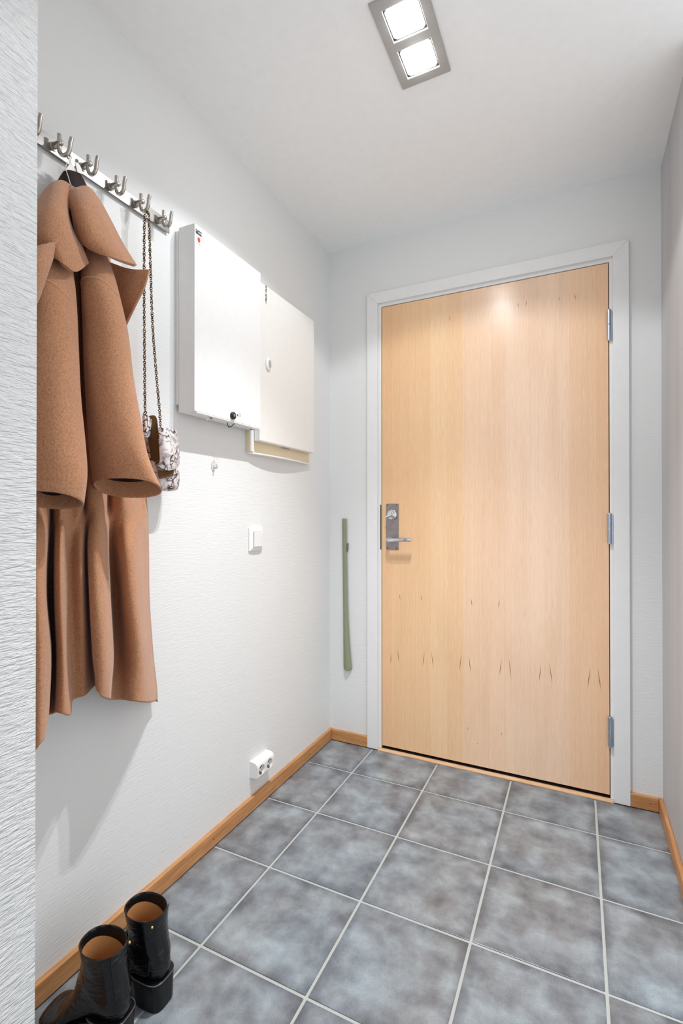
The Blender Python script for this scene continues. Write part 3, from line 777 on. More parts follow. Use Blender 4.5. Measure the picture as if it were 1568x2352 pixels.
sheet('collar', [
 [(0.0700, -1.5227, 1.7376), (0.1050, -1.5247, 1.7635), (0.1200, -1.5105, 1.7967), (0.1200, -1.4866, 1.8206), (0.1050, -1.4510, 1.8315)],
 [(0.1200, -1.5534, 1.6899), (0.1650, -1.5619, 1.6994), (0.1780, -1.5468, 1.7215), (0.1680, -1.5193, 1.7445), (0.1350, -1.4870, 1.7603)],
 [(0.1500, -1.5718, 1.6510), (0.1900, -1.5752, 1.6519), (0.2000, -1.5561, 1.6678), (0.1900, -1.5278, 1.6855), (0.1500, -1.4876, 1.7117)],
 [(0.1650, -1.5693, 1.6291), (0.2000, -1.5680, 1.6239), (0.2070, -1.5492, 1.6273), (0.1970, -1.5187, 1.6430), (0.1600, -1.4717, 1.6767)],
 [(0.1700, -1.5519, 1.6366), (0.2000, -1.5550, 1.6093), (0.2050, -1.5379, 1.5966), (0.1950, -1.5105, 1.6016), (0.1680, -1.4633, 1.6454)]], M['wool'], coat, 0.009, soft=0.003)
sheet('lapel', [
 [(0.2000, -1.6182, 1.5855), (0.2260, -1.6092, 1.5917), (0.2280, -1.5929, 1.6073), (0.2120, -1.5674, 1.6288)],
 [(0.2050, -1.6211, 1.5593), (0.2400, -1.6210, 1.5585), (0.2400, -1.6046, 1.5686), (0.2180, -1.5755, 1.5953)],
 [(0.2050, -1.6226, 1.5208), (0.2350, -1.6255, 1.5197), (0.2350, -1.6092, 1.5337), (0.2120, -1.5807, 1.5680)],
 [(0.2050, -1.6239, 1.4730), (0.2250, -1.6223, 1.4763), (0.2250, -1.6115, 1.4914), (0.2050, -1.5910, 1.5211)]], M['wool'], coat, 0.009, soft=0.003)
sheet('lapel', [
 [(0.0750, -1.3654, 1.7284), (0.1050, -1.3447, 1.7145), (0.1450, -1.3283, 1.6995), (0.1850, -1.3109, 1.6976)],
 [(0.0800, -1.3537, 1.6844), (0.1080, -1.3396, 1.6740), (0.1450, -1.3308, 1.6607), (0.1780, -1.3163, 1.6591)],
 [(0.0800, -1.3365, 1.6385), (0.1050, -1.3346, 1.6260), (0.1300, -1.3279, 1.6176), (0.1550, -1.3228, 1.6159)],
 [(0.0800, -1.3189, 1.6023), (0.0900, -1.3170, 1.5905), (0.1000, -1.3164, 1.5814), (0.1150, -1.3201, 1.5722)]], M['wool'], coat, 0.007, soft=0.0025)
# dark satin yoke inside the neck (lowest row paints shade in the collar hollow), its hanging loop and a loose thread
sheet('yoke_lining_neck_shade', [
 [(0.0450, -1.4333, 1.8978), (0.0500, -1.4261, 1.9058), (0.0500, -1.4099, 1.9131), (0.0420, -1.3886, 1.9239)],
 [(0.0450, -1.4549, 1.8525), (0.0750, -1.4527, 1.8479), (0.0780, -1.4287, 1.8627), (0.0500, -1.3796, 1.9010)],
 [(0.0350, -1.4879, 1.7853), (0.0900, -1.4808, 1.7884), (0.0900, -1.4382, 1.8160), (0.0500, -1.3596, 1.8728)],
 [(0.0500, -1.4818, 1.7269), (0.1120, -1.4778, 1.7134), (0.1120, -1.4474, 1.7291), (0.0700, -1.3769, 1.7760)]], M['lining'], coat, 0.003)
sheet('hanging_loop', [
 [(0.0600, -1.4300, 1.9253), (0.0600, -1.4279, 1.9277), (0.0600, -1.4247, 1.9309)],
 [(0.0500, -1.4230, 1.9210), (0.0500, -1.4197, 1.9241), (0.0500, -1.4154, 1.9269)],
 [(0.0500, -1.4336, 1.8991), (0.0500, -1.4229, 1.9079), (0.0480, -1.3974, 1.9196)]], M['thread'], coat, 0.0012, soft=0)
sheet('care_label', [
 [(0.0520, -1.4092, 1.9354), (0.0520, -1.4048, 1.9373), (0.0500, -1.3989, 1.9397)],
 [(0.0520, -1.4059, 1.9243), (0.0520, -1.3992, 1.9275), (0.0480, -1.3896, 1.9328)],
 [(0.0520, -1.4025, 1.9151), (0.0520, -1.3970, 1.9166), (0.0480, -1.3873, 1.9218)]], M['thread'], coat, 0.0008, soft=0)
G().tube(spline([(0.0660, -1.4363, 1.9133), (0.0640, -1.4401, 1.9015), (0.0660, -1.4394, 1.8895), (0.0800, -1.4438, 1.8666), (0.1180, -1.4653, 1.8276), (0.1350, -1.4682, 1.8151), (0.1420, -1.4631, 1.8134)], 5), 0.0008, 6).obj('loose_thread', M['thread'], coat)

# ------------------------------------------------------------------ the small bag on its chain
bag = thing('handbag', 'small glossy snake-print handbag with brown suede side hanging on a long chain beside the coat', 'handbag', (0.05, -1.14, 1.18))
def ssq(cx, cy, z, hx, hy, n=28, p=0.55):
    out = []
    for k in range(n):
        t = 2 * math.pi * k / n
        c_, s_ = math.cos(t), math.sin(t)
        out.append((cx + hx * math.copysign(abs(c_) ** p, c_), cy + hy * math.copysign(abs(s_) ** p, s_), z))
    return out
rg = []
for z, hx, hy, cy_ in ((1.178, 0.016, 0.030, -1.128), (1.183, 0.024, 0.040, -1.128), (1.20, 0.029, 0.045, -1.128), (1.24, 0.030, 0.046, -1.131), (1.29, 0.029, 0.046, -1.137), (1.33, 0.026, 0.044, -1.145), (1.352, 0.018, 0.040, -1.152), (1.358, 0.008, 0.03, -1.153)):
    rg.append(ssq(0.044, cy_, z, hx, hy))
G().loft(rg).obj('bag_body', M['snake'], bag, smooth=True)
sheet('flap', [
 [(0.0750, -1.1799, 1.3416), (0.0860, -1.1656, 1.3477), (0.0840, -1.1364, 1.3538), (0.0700, -1.1073, 1.3545)],
 [(0.0850, -1.1863, 1.3138), (0.0980, -1.1741, 1.3146), (0.0920, -1.1394, 1.3198), (0.0760, -1.1066, 1.3241)],
 [(0.0880, -1.1860, 1.2782), (0.1000, -1.1729, 1.2790), (0.0940, -1.1381, 1.2833), (0.0780, -1.1034, 1.2856)],
 [(0.0860, -1.1840, 1.2548), (0.0960, -1.1657, 1.2490), (0.0900, -1.1340, 1.2522), (0.0750, -1.0986, 1.2612)],
 [(0.0820, -1.1863, 1.2430), (0.0900, -1.1661, 1.2325), (0.0860, -1.1365, 1.2363), (0.0700, -1.1003, 1.2512)]], M['snake'], bag, 0.004)
sheet('suede_gusset', [
 [(0.0480, -1.1972, 1.3742), (0.0560, -1.1865, 1.3814), (0.0660, -1.1791, 1.3806), (0.0740, -1.1805, 1.3678)],
 [(0.0520, -1.1948, 1.3410), (0.0640, -1.1924, 1.3416), (0.0740, -1.1881, 1.3427), (0.0840, -1.1869, 1.3421)],
 [(0.0550, -1.1900, 1.3010), (0.0680, -1.1884, 1.3004), (0.0800, -1.1861, 1.2987), (0.0900, -1.1833, 1.2949)],
 [(0.0550, -1.1823, 1.2613), (0.0680, -1.1822, 1.2559), (0.0800, -1.1829, 1.2600), (0.0880, -1.1814, 1.2740)]], M['suede'], bag, 0.003)
sheet('back_fold', [
 [(0.0600, -1.2169, 1.3755), (0.0680, -1.2154, 1.3774), (0.0660, -1.2033, 1.3739), (0.0600, -1.1887, 1.3699)],
 [(0.0640, -1.2190, 1.3456), (0.0720, -1.2175, 1.3452), (0.0700, -1.2084, 1.3434), (0.0620, -1.1935, 1.3440)],
 [(0.0640, -1.2175, 1.3179), (0.0700, -1.2156, 1.3177), (0.0680, -1.2079, 1.3190), (0.0600, -1.1961, 1.3224)]], M['snake'], bag, 0.004)
sheet('front_pocket', [
 [(0.0790, -1.1834, 1.2339), (0.0830, -1.1656, 1.2304), (0.0810, -1.1412, 1.2336), (0.0750, -1.1221, 1.2391)],
 [(0.0790, -1.1803, 1.2222), (0.0830, -1.1655, 1.2208), (0.0810, -1.1412, 1.2239), (0.0750, -1.1221, 1.2280)],
 [(0.0790, -1.1772, 1.2082), (0.0830, -1.1655, 1.2112), (0.0810, -1.1412, 1.2166), (0.0750, -1.1237, 1.2205)]], M['suede'], bag, 0.002, soft=0)
def chain(path, name='chain'):
    pts = spline(path, 40)
    g = G(); acc = 0.0; step = 0.0056; i = 0; q = 0
    prev = pts[0]
    for p in pts[1:]:
        d = (p - prev).length
        while acc + d >= step:
            t = (step - acc) / d
            c = prev.lerp(p, t)
            dr = (p - prev).normalized()
            u = dr.orthogonal().normalized()
            b_ = dr.cross(u)
            ang = q * math.radians(58)
            s = u * math.cos(ang) + b_ * math.sin(ang)
            n_ = dr.cross(s)
            tilt = 0.5
            d2 = (dr * math.cos(tilt) + n_ * math.sin(tilt)).normalized()
            n2 = d2.cross(s)
            m = Matrix(((d2.x, s.x, n2.x, c.x), (d2.y, s.y, n2.y, c.y), (d2.z, s.z, n2.z, c.z), (0, 0, 0, 1)))
            g.torus(m, 0.0031, 0.0012, 8, 5, 1.2)
            q += 1
            prev = c; d = (p - prev).length; acc = 0.0
        acc += d; prev = p
    o = g.obj(name, M['chain'], bag, smooth=True)
    o['kind'] = 'stuff'
chain([(0.0500, -1.2003, 1.9294), (0.0500, -1.2033, 1.9123), (0.0480, -1.2028, 1.8477), (0.0450, -1.1997, 1.6832), (0.0450, -1.1978, 1.5052), (0.0560, -1.2060, 1.3884)])
chain([(0.0520, -1.1962, 1.9359), (0.0580, -1.1957, 1.9203), (0.0620, -1.1946, 1.8009), (0.0660, -1.1904, 1.6353), (0.0700, -1.1816, 1.5063), (0.0740, -1.1729, 1.4002), (0.0780, -1.1719, 1.3462)])
chain([(0.0500, -1.2003, 1.9294), (0.0510, -1.1983, 1.9374), (0.0520, -1.1962, 1.9359)])
for c in ((0.0600, -1.2096, 1.3838), (0.0840, -1.1746, 1.3417)):
    G().torus(Matrix.Translation(c) @ Matrix.Rotation(1.2, 4, 'X'), 0.005, 0.0016, 14, 8).obj('chain_ring', M['chain'], bag, smooth=True)

# ------------------------------------------------------------------ metal wall cabinet with key
ca = thing('wall_cabinet', 'white metal wall cabinet with a black keyed lock and a red sticker', 'cabinet', (0.0, -0.86, 1.42))
AY0, AY1, AZ0, AZ1, AX = -1.0385, -0.6940, 1.4225, 1.9875, 0.074
box('back_plate', (0.0, -1.0395, 1.447), (0.012, -0.70, 1.978), M['white_metal'], ca, bevel=0.001)
# cover: chamfered long edges
def cover_ring(z, ins=0.0):
    return [(0.0125, AY0 + ins, z), (0.050 - ins * 0.2, AY0 + ins, z), (AX - ins, AY0 + 0.0022 + ins, z), (AX - ins, AY1 - 0.003 - ins, z), (0.050, AY1 - ins, z), (0.0125, AY1 - ins, z)]
G().loft([cover_ring(AZ0 + 0.0), cover_ring(AZ1)]).obj('cover', M['white_metal'], ca, bevel=0.0014)
box('bottom_lip', (0.052, AY0 + 0.012, AZ0 - 0.0035), (AX - 0.0008, AY1 - 0.003, AZ0 + 0.001), M['white_metal'], ca, bevel=0.0008)
kc = Vector((0.0740, -0.8579, 1.4396))
lk = G().tube([kc + Vector((0, 0, 0)), kc + Vector((0.006, 0, 0)), kc + Vector((0.0085, 0, 0))], [0.0125, 0.0125, 0.0105], 26).obj('lock', M['black'], ca, smooth=False, bevel=0.001)
G().tube([kc + Vector((0.0085, 0, 0)), kc + Vector((0.0105, 0, 0))], [0.0045, 0.004], 16).obj('lock_core', M['grey_plastic'], lk)
g = G().box(kc + Vector((0.009, -0.001, -0.0028)), kc + Vector((0.024, 0.001, 0.0028)))
key = obj('key', g.v[:8] + [], g.f[:6], M['chrome'], lk)
G().tube([kc + Vector((0.028, -0.001, 0)), kc + Vector((0.028, 0.001, 0))], 0.0075, 16).obj('key_bow', M['chrome'], lk)
# cable loop, cable clip and dark latch below the cover
G().tube(spline([(0.0500, -0.8540, 1.4263), (0.0500, -0.8540, 1.4146), (0.0520, -0.8474, 1.4053), (0.0560, -0.8409, 1.4090), (0.0600, -0.8321, 1.4175), (0.0600, -0.8227, 1.4235)], 6), 0.0014, 8).obj('cable_loop', M['black'], ca, smooth=True)
G().tube(spline([(0.0550, -0.9663, 1.4216), (0.0560, -0.9594, 1.4131), (0.0560, -0.9634, 1.4083), (0.0560, -0.9554, 1.4166), (0.0560, -0.9472, 1.4152), (0.0560, -0.9349, 1.4188)], 5), 0.0016, 8).obj('cable_clip', M['white_plastic'], ca, smooth=True)
G().ball((0.0560, -0.9431, 1.4180), 0.0045, (1, 1.3, 0.7)).obj('clip_pad', M['brass'], ca, smooth=True)
p = Vector((0.0450, -0.7002, 1.4216))
box('latch', p - Vector((0.012, 0.007, 0.002)), p + Vector((0.012, 0.007, 0.007)), M['grey_plastic'], ca, bevel=0.001)
# sticker strip and round red mark on the front
def patch(name, u0, mat, parent, off=0.0004):
    v = [Vector(q) + Vector((off, 0, 0)) for q in u0]
    return obj(name, v, [tuple(range(len(v)))], mat, parent)
st = patch('sticker', [(0.0740, -1.0329, 1.9725), (0.0740, -1.0064, 1.9738), (0.0740, -1.0063, 1.9598), (0.0740, -1.0319, 1.9599)], M['ink'], ca, 0.0003)
patch('sticker_print', [(0.0740, -1.0303, 1.9705), (0.0740, -1.0261, 1.9706), (0.0740, -1.0261, 1.9675), (0.0740, -1.0299, 1.9675)], M['sticker'], st, 0.0005)
patch('sticker_print', [(0.0740, -1.0243, 1.9684), (0.0740, -1.0096, 1.9711), (0.0740, -1.0102, 1.9645), (0.0740, -1.0216, 1.9642)], plain('grey sticker print', (0.42, 0.42, 0.43), 0.4), st, 0.0005)
patch('sticker_print', [(0.0740, -1.0094, 1.9700), (0.0740, -1.0060, 1.9694), (0.0740, -1.0060, 1.9647), (0.0740, -1.0087, 1.9640)], M['sticker'], st, 0.0006)
st2 = patch('sticker', [(0.0740, -1.0317, 1.9554), (0.0740, -1.0054, 1.9570), (0.0740, -1.0053, 1.9322), (0.0740, -1.0309, 1.9314)], M['sticker'], ca, 0.0003)
rc = Vector((0.0740, -1.0189, 1.9451))
st3 = [rc + Vector((0.0006, math.cos(2 * math.pi * k / 20) * (0.0066 if k % 2 else 0.0056), math.sin(2 * math.pi * k / 20) * (0.0086 if k % 2 else 0.0075))) for k in range(20)]
obj('red_mark', st3, [tuple(range(20))], M['red'], st2)
patch('sticker_print', [(0.0740, -1.0281, 1.9324), (0.0740, -1.0111, 1.9334), (0.0740, -1.0111, 1.9323), (0.0740, -1.0281, 1.9314)], plain('blue grey print', (0.3, 0.36, 0.42), 0.4), st2, 0.0006)

# ------------------------------------------------------------------ ivory fuse cabinet
fb = thing('fuse_cabinet', 'ivory plastic fuse cabinet with an oval handle next to the corner of the room', 'cabinet', (0.0, -0.46, 1.34))
FY0, FY1, FZ0, FZ1 = -0.6900, -0.2420, 1.3365, 1.9850
def bowed(z0, z1, y0, y1, xe_, xm, name, mat, n=14, xb=0.0):
    ys = [y0 + (y1 - y0) * i / n for i in range(n + 1)]
    fx = [xe_ + (xm - xe_) * math.sin(math.pi * (i / n) ** 0.8) for i in range(n + 1)]
    ring_ = lambda z: [(xb, y0, z)] + [(x, y, z) for x, y in zip(fx, ys)] + [(xb, y1, z)]
    return G().loft([ring_(z0), ring_(z1)]).obj(name, mat, fb, bevel=0.0012)
bowed(FZ0, FZ0 + 0.006, FY0, FY1, 0.018, 0.036, 'bottom_lip', M['cream'])
bowed(FZ0 + 0.0062, FZ1, FY0, FY1, 0.017, 0.020, 'box', M['beige'])
box('side_strip', (0.017, FY0 + 0.001, FZ0 + 0.007), (0.024, -0.668, FZ1 - 0.02), M['white_plastic'], fb, bevel=0.0015)
FD = 0.050
dr_ = box('cabinet_door', (0.0215, -0.6665, 1.384), (FD, -0.2535, 1.977), M['cream'], fb)
md = dr_.modifiers.new('bevel', 'BEVEL'); md.width = 0.004; md.segments = 3; md.limit_method = 'ANGLE'
pc = Vector((0.0300, -0.4581, 1.3821))
box('latch_slot', pc - Vector((0.0, 0.028, 0.0022)), pc + Vector((0.0016, 0.028, 0.0022)), M['grey_plastic'], fb)
hc = Vector((0.0500, -0.6175, 1.6809))
hd = G().loft([[(hc.x + x, hc.y + math.cos(2 * math.pi * k / 30) * a, hc.z + math.sin(2 * math.pi * k / 30) * b_) for k in range(30)] for x, a, b_ in ((0.0, 0.0165, 0.0245), (0.005, 0.0165, 0.0245), (0.0085, 0.0135, 0.021), (0.0095, 0.0095, 0.016))]).obj('door_handle', M['white_plastic'], fb, smooth=True)
hk = G().loft([[(hc.x + x, hc.y + 0.001 + math.cos(2 * math.pi * k / 24) * a, hc.z + math.sin(2 * math.pi * k / 24) * b_) for k in range(24)] for x, a, b_ in ((0.0094, 0.0095, 0.016), (0.0102, 0.0088, 0.015))]).obj('handle_insert', plain('mid grey plastic', (0.42, 0.42, 0.42), 0.4), hd)
def text(name, s, loc, rot, size, mat, parent, shear=0.0, width=1.0):
    cu = bpy.data.curves.new(name, 'FONT')
    cu.body = s; cu.size = size; cu.extrude = 0.0002; cu.offset = 0.0003; cu.shear = shear; cu.space_character = width
    cu.align_x = 'LEFT'; cu.align_y = 'CENTER'
    t = bpy.data.objects.new(name, cu); C.objects.link(t)
    bpy.context.view_layer.update()
    me = bpy.data.meshes.new_from_object(t.evaluated_get(bpy.context.evaluated_depsgraph_get()))
    bpy.data.objects.remove(t, do_unlink=True)
    me.name = name
    me.materials.clear(); me.materials.append(mat)
    o = bpy.data.objects.new(name, me); C.objects.link(o)
    mw = Matrix.Translation(loc) @ rot
    me.transform(mw)
    o.parent = parent
    o.matrix_parent_inverse = Matrix.Translation(-Vector(parent.location))
    return o
# lettering reads upwards along the door's edge
tl = Vector((0.0500, -0.6292, 1.9083)) + Vector((0.0003, 0, 0))
rot = Matrix(((0, 0, 1, 0), (0, -1, 0, 0), (1, 0, 0, 0), (0, 0, 0, 1)))
text('lettering', 'I Merlin Gerin', tl, rot, 0.0118, M['ink'], fb, 0.25, 1.0)

# ------------------------------------------------------------------ light switch
sw = thing('light_switch', 'white square light switch with a single rocker on the wall', 'switch', (0.0, -0.628, 0.97))
SY0, SY1, SZ0, SZ1 = -0.6705, -0.5875, 0.9725, 1.0615
def sq(x, i): return [(x, SY0 + i, SZ0 + i), (x, SY1 - i, SZ0 + i), (x, SY1 - i, SZ1 - i), (x, SY0 + i, SZ1 - i)]
G().loft([sq(0.0, 0.0), sq(0.006, 0.0), sq(0.0125, 0.012)]).obj('switch_frame', M['white_plastic'], sw, bevel=0.002, seg=3)
i = 0.0155
v = [(0.0126, SY0 + i, SZ0 + i), (0.0126, SY1 - i, SZ0 + i), (0.0126, SY1 - i, SZ1 - i), (0.0126, SY0 + i, SZ1 - i), (0.0165, SY0 + i, SZ0 + i), (0.0165, SY1 - i, SZ0 + i), (0.0205, SY1 - i, SZ1 - i), (0.0205, SY0 + i, SZ1 - i)]
obj('rocker', v, [(0, 3, 2, 1), (4, 5, 6, 7), (0, 1, 5, 4), (1, 2, 6, 5), (2, 3, 7, 6), (3, 0, 4, 7)], M['white_plastic'], sw, bevel=0.002, seg=3)
box('rocker_gap', (0.0122, SY0 + 0.0143, SZ0 + 0.0143), (0.01285, SY1 - 0.0143, SZ1 - 0.0143), M['grey_plastic'], sw)

# ------------------------------------------------------------------ double socket outlet
so = thing('wall_socket', 'white double power socket mounted low above the oak baseboard', 'socket', (0.0, -0.605, 0.125))
QY0, QY1 = -0.6610, -0.5520
prof = [(0.0, 0.124), (0.034, 0.127), (0.0365, 0.131), (0.0365, 0.166), (0.034, 0.174), (0.028, 0.180), (0.018, 0.1835), (0.0, 0.1845)]
sb = G().loft([[(x, QY0, z) for x, z in prof], [(x, QY1, z) for x, z in prof]]).obj('socket_body', M['white_plastic'], so)
cz = 0.1500
cuts = [G().cyl((0.022, y, cz), (0.05, y, cz), 0.0185, 32) for y in (-0.634, -0.5815)]
cut(sb, cuts)
md = sb.modifiers.new('bevel', 'BEVEL'); md.width = 0.0018; md.segments = 3; md.limit_method = 'ANGLE'; md.angle_limit = math.radians(45)
for y in (-0.634, -0.5815):
    rc_ = G().cyl((0.0222, y, cz), (0.0226, y, cz), 0.018, 28).obj('receptacle', M['white_plastic'], so)
    G().box((0.0226, y - 0.004, cz + 0.010), (0.034, y + 0.004, cz + 0.0175)).box((0.0226, y - 0.004, cz - 0.0175), (0.034, y + 0.004, cz - 0.010)).obj('earth_clip', M['brass'], rc_, bevel=0.001)
    for dy in (-0.0095, 0.0095):
        G().cyl((0.0226, y + dy, cz), (0.0230, y + dy, cz), 0.003, 12).obj('pin_hole', M['dark'], rc_)

# ------------------------------------------------------------------ small adhesive hook
sh = thing('adhesive_hook', 'tiny milky plastic hook stuck on the wall under the white metal cabinet', 'hook', (0.0, -0.865, 1.25))
hp = Vector((0.0000, -0.8660, 1.2767))
n = 24
G().loft([[(x, hp.y + math.cos(2 * math.pi * k / n) * 0.0105 * s_, hp.z + math.sin(2 * math.pi * k / n) * 0.0205 * s_) for k in range(n)] for x, s_ in ((0.0, 1.0), (0.002, 1.0), (0.003, 0.9))]).obj('hook_plate', M['clear_plastic'], sh, smooth=False)
G().tube(spline([(0.002, hp.y, hp.z + 0.004), (0.006, hp.y, hp.z - 0.006), (0.012, hp.y, hp.z - 0.010), (0.016, hp.y, hp.z - 0.004), (0.0165, hp.y, hp.z + 0.004)], 5), [0.0028] * 21, 10).obj('hook_arm', M['clear_plastic'], sh, smooth=True)

# ------------------------------------------------------------------ long green shoehorn
sn = thing('shoehorn', 'long sage green plastic shoehorn hanging on the wall near the door frame', 'shoehorn', (0.09, 0.0, 0.36))
SHZ = [(1.0905, 0.0705, 0.0945, 0.004), (1.04, 0.0710, 0.0948, 0.005), (0.95, 0.0725, 0.0955, 0.006), (0.80, 0.0745, 0.0985, 0.008), (0.65, 0.0762, 0.1020, 0.010), (0.52, 0.0772, 0.1085, 0.0125), (0.42, 0.0780, 0.1165, 0.0145), (0.375, 0.0785, 0.1210, 0.0155), (0.360, 0.0800, 0.1205, 0.0155), (0.3535, 0.0850, 0.1170, 0.0155)]
rows = []
for z, x0, x1, dep in SHZ:
    xm, hw = (x0 + x1) / 2, (x1 - x0) / 2
    row = []
    for k in range(9):
        t = -1 + 2 * k / 8
        row.append((xm + hw * t, -0.0065 - dep * (1 - t * t), z + (0.004 * (t * t) if z < 0.358 else 0)))
    rows.append(row)
v, f = grid_surface(rows, 3)
o = obj('shoehorn_blade', v, f, M['green'], sn, smooth=True)
md = o.modifiers.new('solid', 'SOLIDIFY'); md.thickness = 0.0022; md.offset = 0
md = o.modifiers.new('soft', 'BEVEL'); md.width = 0.0006; md.segments = 2; md.limit_method = 'ANGLE'; md.angle_limit = math.radians(60)
prof = [(0.0950, 0.9685), (0.1015, 0.9705), (0.1018, 0.945), (0.0995, 0.9335), (0.0955, 0.927), (0.0935, 0.94)]
o = prism('hanging_hook', prof, -0.012, 0.0, plain('dark sage plastic', (0.155, 0.165, 0.105), 0.5), sn, bevel=0.001)

# ------------------------------------------------------------------ ankle boots
def smooth_noise(x, y, z):
    return math.sin(31 * x + 17 * z) * math.sin(43 * z + 9 * y) + 0.6 * math.sin(67 * z + 23 * x + 3 * y)
def boot(name, label, loc, ang, mirror):
    root = thing(name, label, 'boot', (loc[0], loc[1], 0.0), 'pair of black ankle boots')
    ca_, sa_ = math.cos(ang), math.sin(ang)
    def tr(p):
        x, y, z = p[0], p[1] * mirror, p[2]
        return (loc[0] + x * ca_ - y * sa_, loc[1] + x * sa_ + y * ca_, z)
    # profile rings from toe to collar: (back/bottom point), (front/top point), half width
    P = [((0.143, 0.015), (0.144, 0.024), 0.017), ((0.140, 0.010), (0.141, 0.032), 0.031), ((0.129, 0.009), (0.130, 0.038), 0.039), ((0.114, 0.010), (0.116, 0.042), 0.0415), ((0.092, 0.013), (0.098, 0.050), 0.041),
         ((0.066, 0.029), (0.076, 0.070), 0.038), ((0.028, 0.046), (0.061, 0.100), 0.0345), ((-0.008, 0.058), (0.056, 0.127), 0.0335), ((-0.052, 0.058), (0.050, 0.142), 0.0345), ((-0.0640, 0.076), (0.049, 0.152), 0.0350), ((-0.0605, 0.104), (0.046, 0.163), 0.0345),
         ((-0.0525, 0.136), (0.0445, 0.174), 0.0355), ((-0.0485, 0.168), (0.0465, 0.188), 0.0385), ((-0.0500, 0.198), (0.0485, 0.2035), 0.0415)]
    n = 32
    k = 4
    bk = spline([(a[0], 0, a[1]) for a, b, w_ in P], k); ft = spline([(b[0], 0, b[1]) for a, b, w_ in P], k); wd = [v.x for v in spline([(w_, 0, 0) for a, b, w_ in P], k)]
    def ring(i, sc=1.0, dz=0.0, wr=1.0):
        c = (bk[i] + ft[i]) / 2; h = (ft[i] - bk[i]) / 2
        out = []
        for q in range(n):
            t = 2 * math.pi * q / n
            c_, s_ = math.cos(t), math.sin(t)
            p = c + h * c_ * sc
            y = wd[i] * math.copysign(abs(s_) ** 0.85, s_) * sc
            # crinkles of the soft leather around the ankle
            u = i / (len(bk) - 1)
            amp = 0.0016 * math.exp(-((u - 0.72) / 0.16) ** 2) * wr
            d = smooth_noise(p.x * 1.6, y * 2.0, p.z * 2.2) * amp
            out.append(tr((p.x + d, y + d * (1 if s_ > 0 else -1), p.z + dz)))
        return out
    rings = [ring(i) for i in range(len(bk))]
    last = len(bk) - 1
    upper = rings + [ring(last, 0.985, 0.0012, 0), ring(last, 0.955, 0.0008, 0), ring(last, 0.94, -0.004, 0)]
    G().loft(upper, True, False).obj('upper', M['patent'], root, smooth=True)
    # black facing inside the top, tan lining below
    inner = [ring(last, 0.942, -0.003, 0), ring(last - 2, 0.93, 0, 0), ring(last - 4, 0.925, 0, 0)]
    G().loft(inner, False, False).obj('facing', M['heel_black'], root, smooth=True)
    li = [ring(last - 4, 0.92, 0, 0), ring(last - 8, 0.90, 0, 0), ring(last - 14, 0.88, 0, 0), ring(last - 20, 0.85, 0, 0), ring(last - 26, 0.8, 0.004, 0)]
    G().loft(li, False, True).obj('lining', M['tan'], root, smooth=True)
    # sole: follows the underside of the foot
    sol = []
    for x, z, h_, t_ in ((0.1450, 0.010, 0.016, 0.006), (0.141, 0.0045, 0.032, 0.0065), (0.129, 0.0035, 0.0395, 0.0065), (0.114, 0.0035, 0.0415, 0.0065), (0.102, 0.0050, 0.0405, 0.0065), (0.076, 0.019, 0.034, 0.007), (0.045, 0.036, 0.031, 0.007), (0.010, 0.050, 0.031, 0.007), (-0.030, 0.054, 0.030, 0.007), (-0.052, 0.0535, 0.018, 0.007)):
        sol.append([tr(p) for p in ((x, -h_, z), (x, h_, z), (x, h_, z + t_), (x, -h_, z + t_))])
    G().loft(sol).obj('sole', M['heel_black'], root, bevel=0.0015)
    # block heel
    def hr(z, x0, x1, hw, m_=24):
        out = []
        for q in range(m_):
            t = 2 * math.pi * q / m_
            c_, s_ = math.cos(t), math.sin(t)
            xx = (x0 + x1) / 2 + (x1 - x0) / 2 * math.copysign(abs(c_) ** (0.6 if c_ < 0 else 0.5), c_)
            out.append(tr((xx, hw * math.copysign(abs(s_) ** 0.6, s_), z)))
        return out
    heel = G().loft([hr(0.0, -0.0640, 0.010, 0.0310), hr(0.004, -0.0645, 0.010, 0.0315), hr(0.030, -0.0650, 0.014, 0.0325), hr(0.053, -0.0655, 0.020, 0.0345), hr(0.0625, -0.0655, 0.022, 0.0352), hr(0.064, -0.0635, 0.018, 0.0340)]).obj('heel', M['heel_black'], root, smooth=False, bevel=0.0012)
    pts = [hr(0.0632, -0.0656, 0.022, 0.0355, 48)[q] for q in range(6, 43)]
    G().tube(pts, 0.0009, 6).obj('heel_welt', M['welt'], heel, smooth=True)
    # zip down the inner side
    zp = []
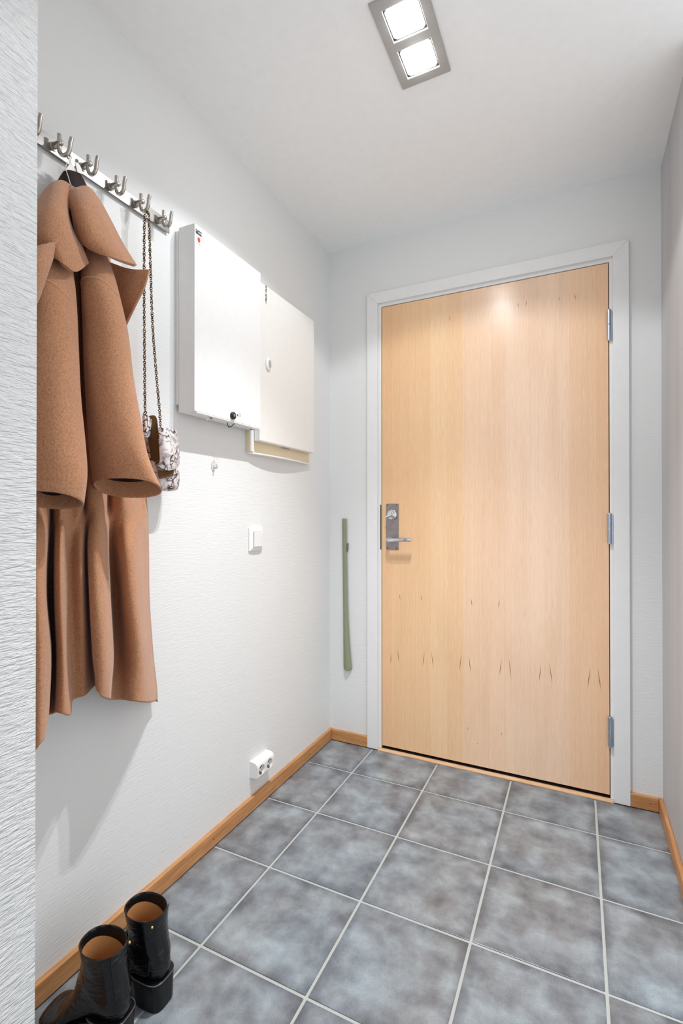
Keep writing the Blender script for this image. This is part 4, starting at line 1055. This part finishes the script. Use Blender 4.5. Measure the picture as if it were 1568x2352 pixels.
    for i in range(last, last - 30, -2):
        r_ = rings[i]
        zp.append(Vector(r_[n // 4 + 3]))
    g = G()
    cen = Vector((loc[0], loc[1], 0))
    zo = [p + (Vector((p.x, p.y, 0)) - Vector(tr((0, 0, 0)))).normalized() * 0.0008 for p in zp]
    g.tube(zo, 0.0022, 8).obj('zip', M['heel_black'], root, smooth=True)
    # back tab with a gold stud
    tab = []
    for z_, i in ((0.206, last), (0.18, last - 4), (0.155, last - 8), (0.128, last - 12)):
        r_ = rings[i]
        base = n // 2
        row = []
        for q in (base - 5, base - 3, base - 1, base + 1, base + 3):
            p = Vector(r_[q % n]); out_ = (Vector((p.x, p.y, 0)) - Vector(tr((0.0, 0, 0)))); out_.z = 0
            row.append(p + out_.normalized() * 0.0022)
        tab.append(row)
    top = [Vector(p) + Vector((0, 0, 0.004)) for p in tab[0]]
    tabo = sheet('back_tab', [top] + tab, M['patent'], root, 0.002, 4, 0.0006)
    sp = Vector(tab[1][1]) * 0.35 + Vector(tab[0][1]) * 0.65
    out_ = (Vector((sp.x, sp.y, 0)) - Vector(tr((0, 0, 0)))); out_.z = 0; out_.normalize()
    G().ball(sp + out_ * 0.0018, 0.0034).obj('stud', M['gold'], tabo, smooth=True)
    return root
boot('ankle_boot', 'black patent ankle boot standing farther in, its block heel on the open tiles', (0.2040, -1.3360), math.radians(180 + 3), 1)
boot('ankle_boot', 'black patent ankle boot standing nearer, its toe pointing at the oak baseboard', (0.1965, -1.4430), math.radians(180 + 9), -1)

for o in S.objects:
    if o.parent is None and o.type == 'MESH' and o.get('kind') == 'structure' and 'label' not in o:
        o['label'] = {'wall_left': 'white woven wallpaper wall with the coat rail', 'wall_near': 'nearest stretch of white woven wallpaper wall at the frame edge',
                      'wall_right': 'smooth grey painted side wall', 'wall_right_rear': 'unseen smooth grey side wall behind the added light opening', 'wall_back': 'white wallpaper wall around the entrance door', 'ceiling': 'plain white painted ceiling',
                      'floor': 'clouded blue grey tiled floor with pale grout'}.get(o.name, 'oak baseboard strip along the foot of the wall')
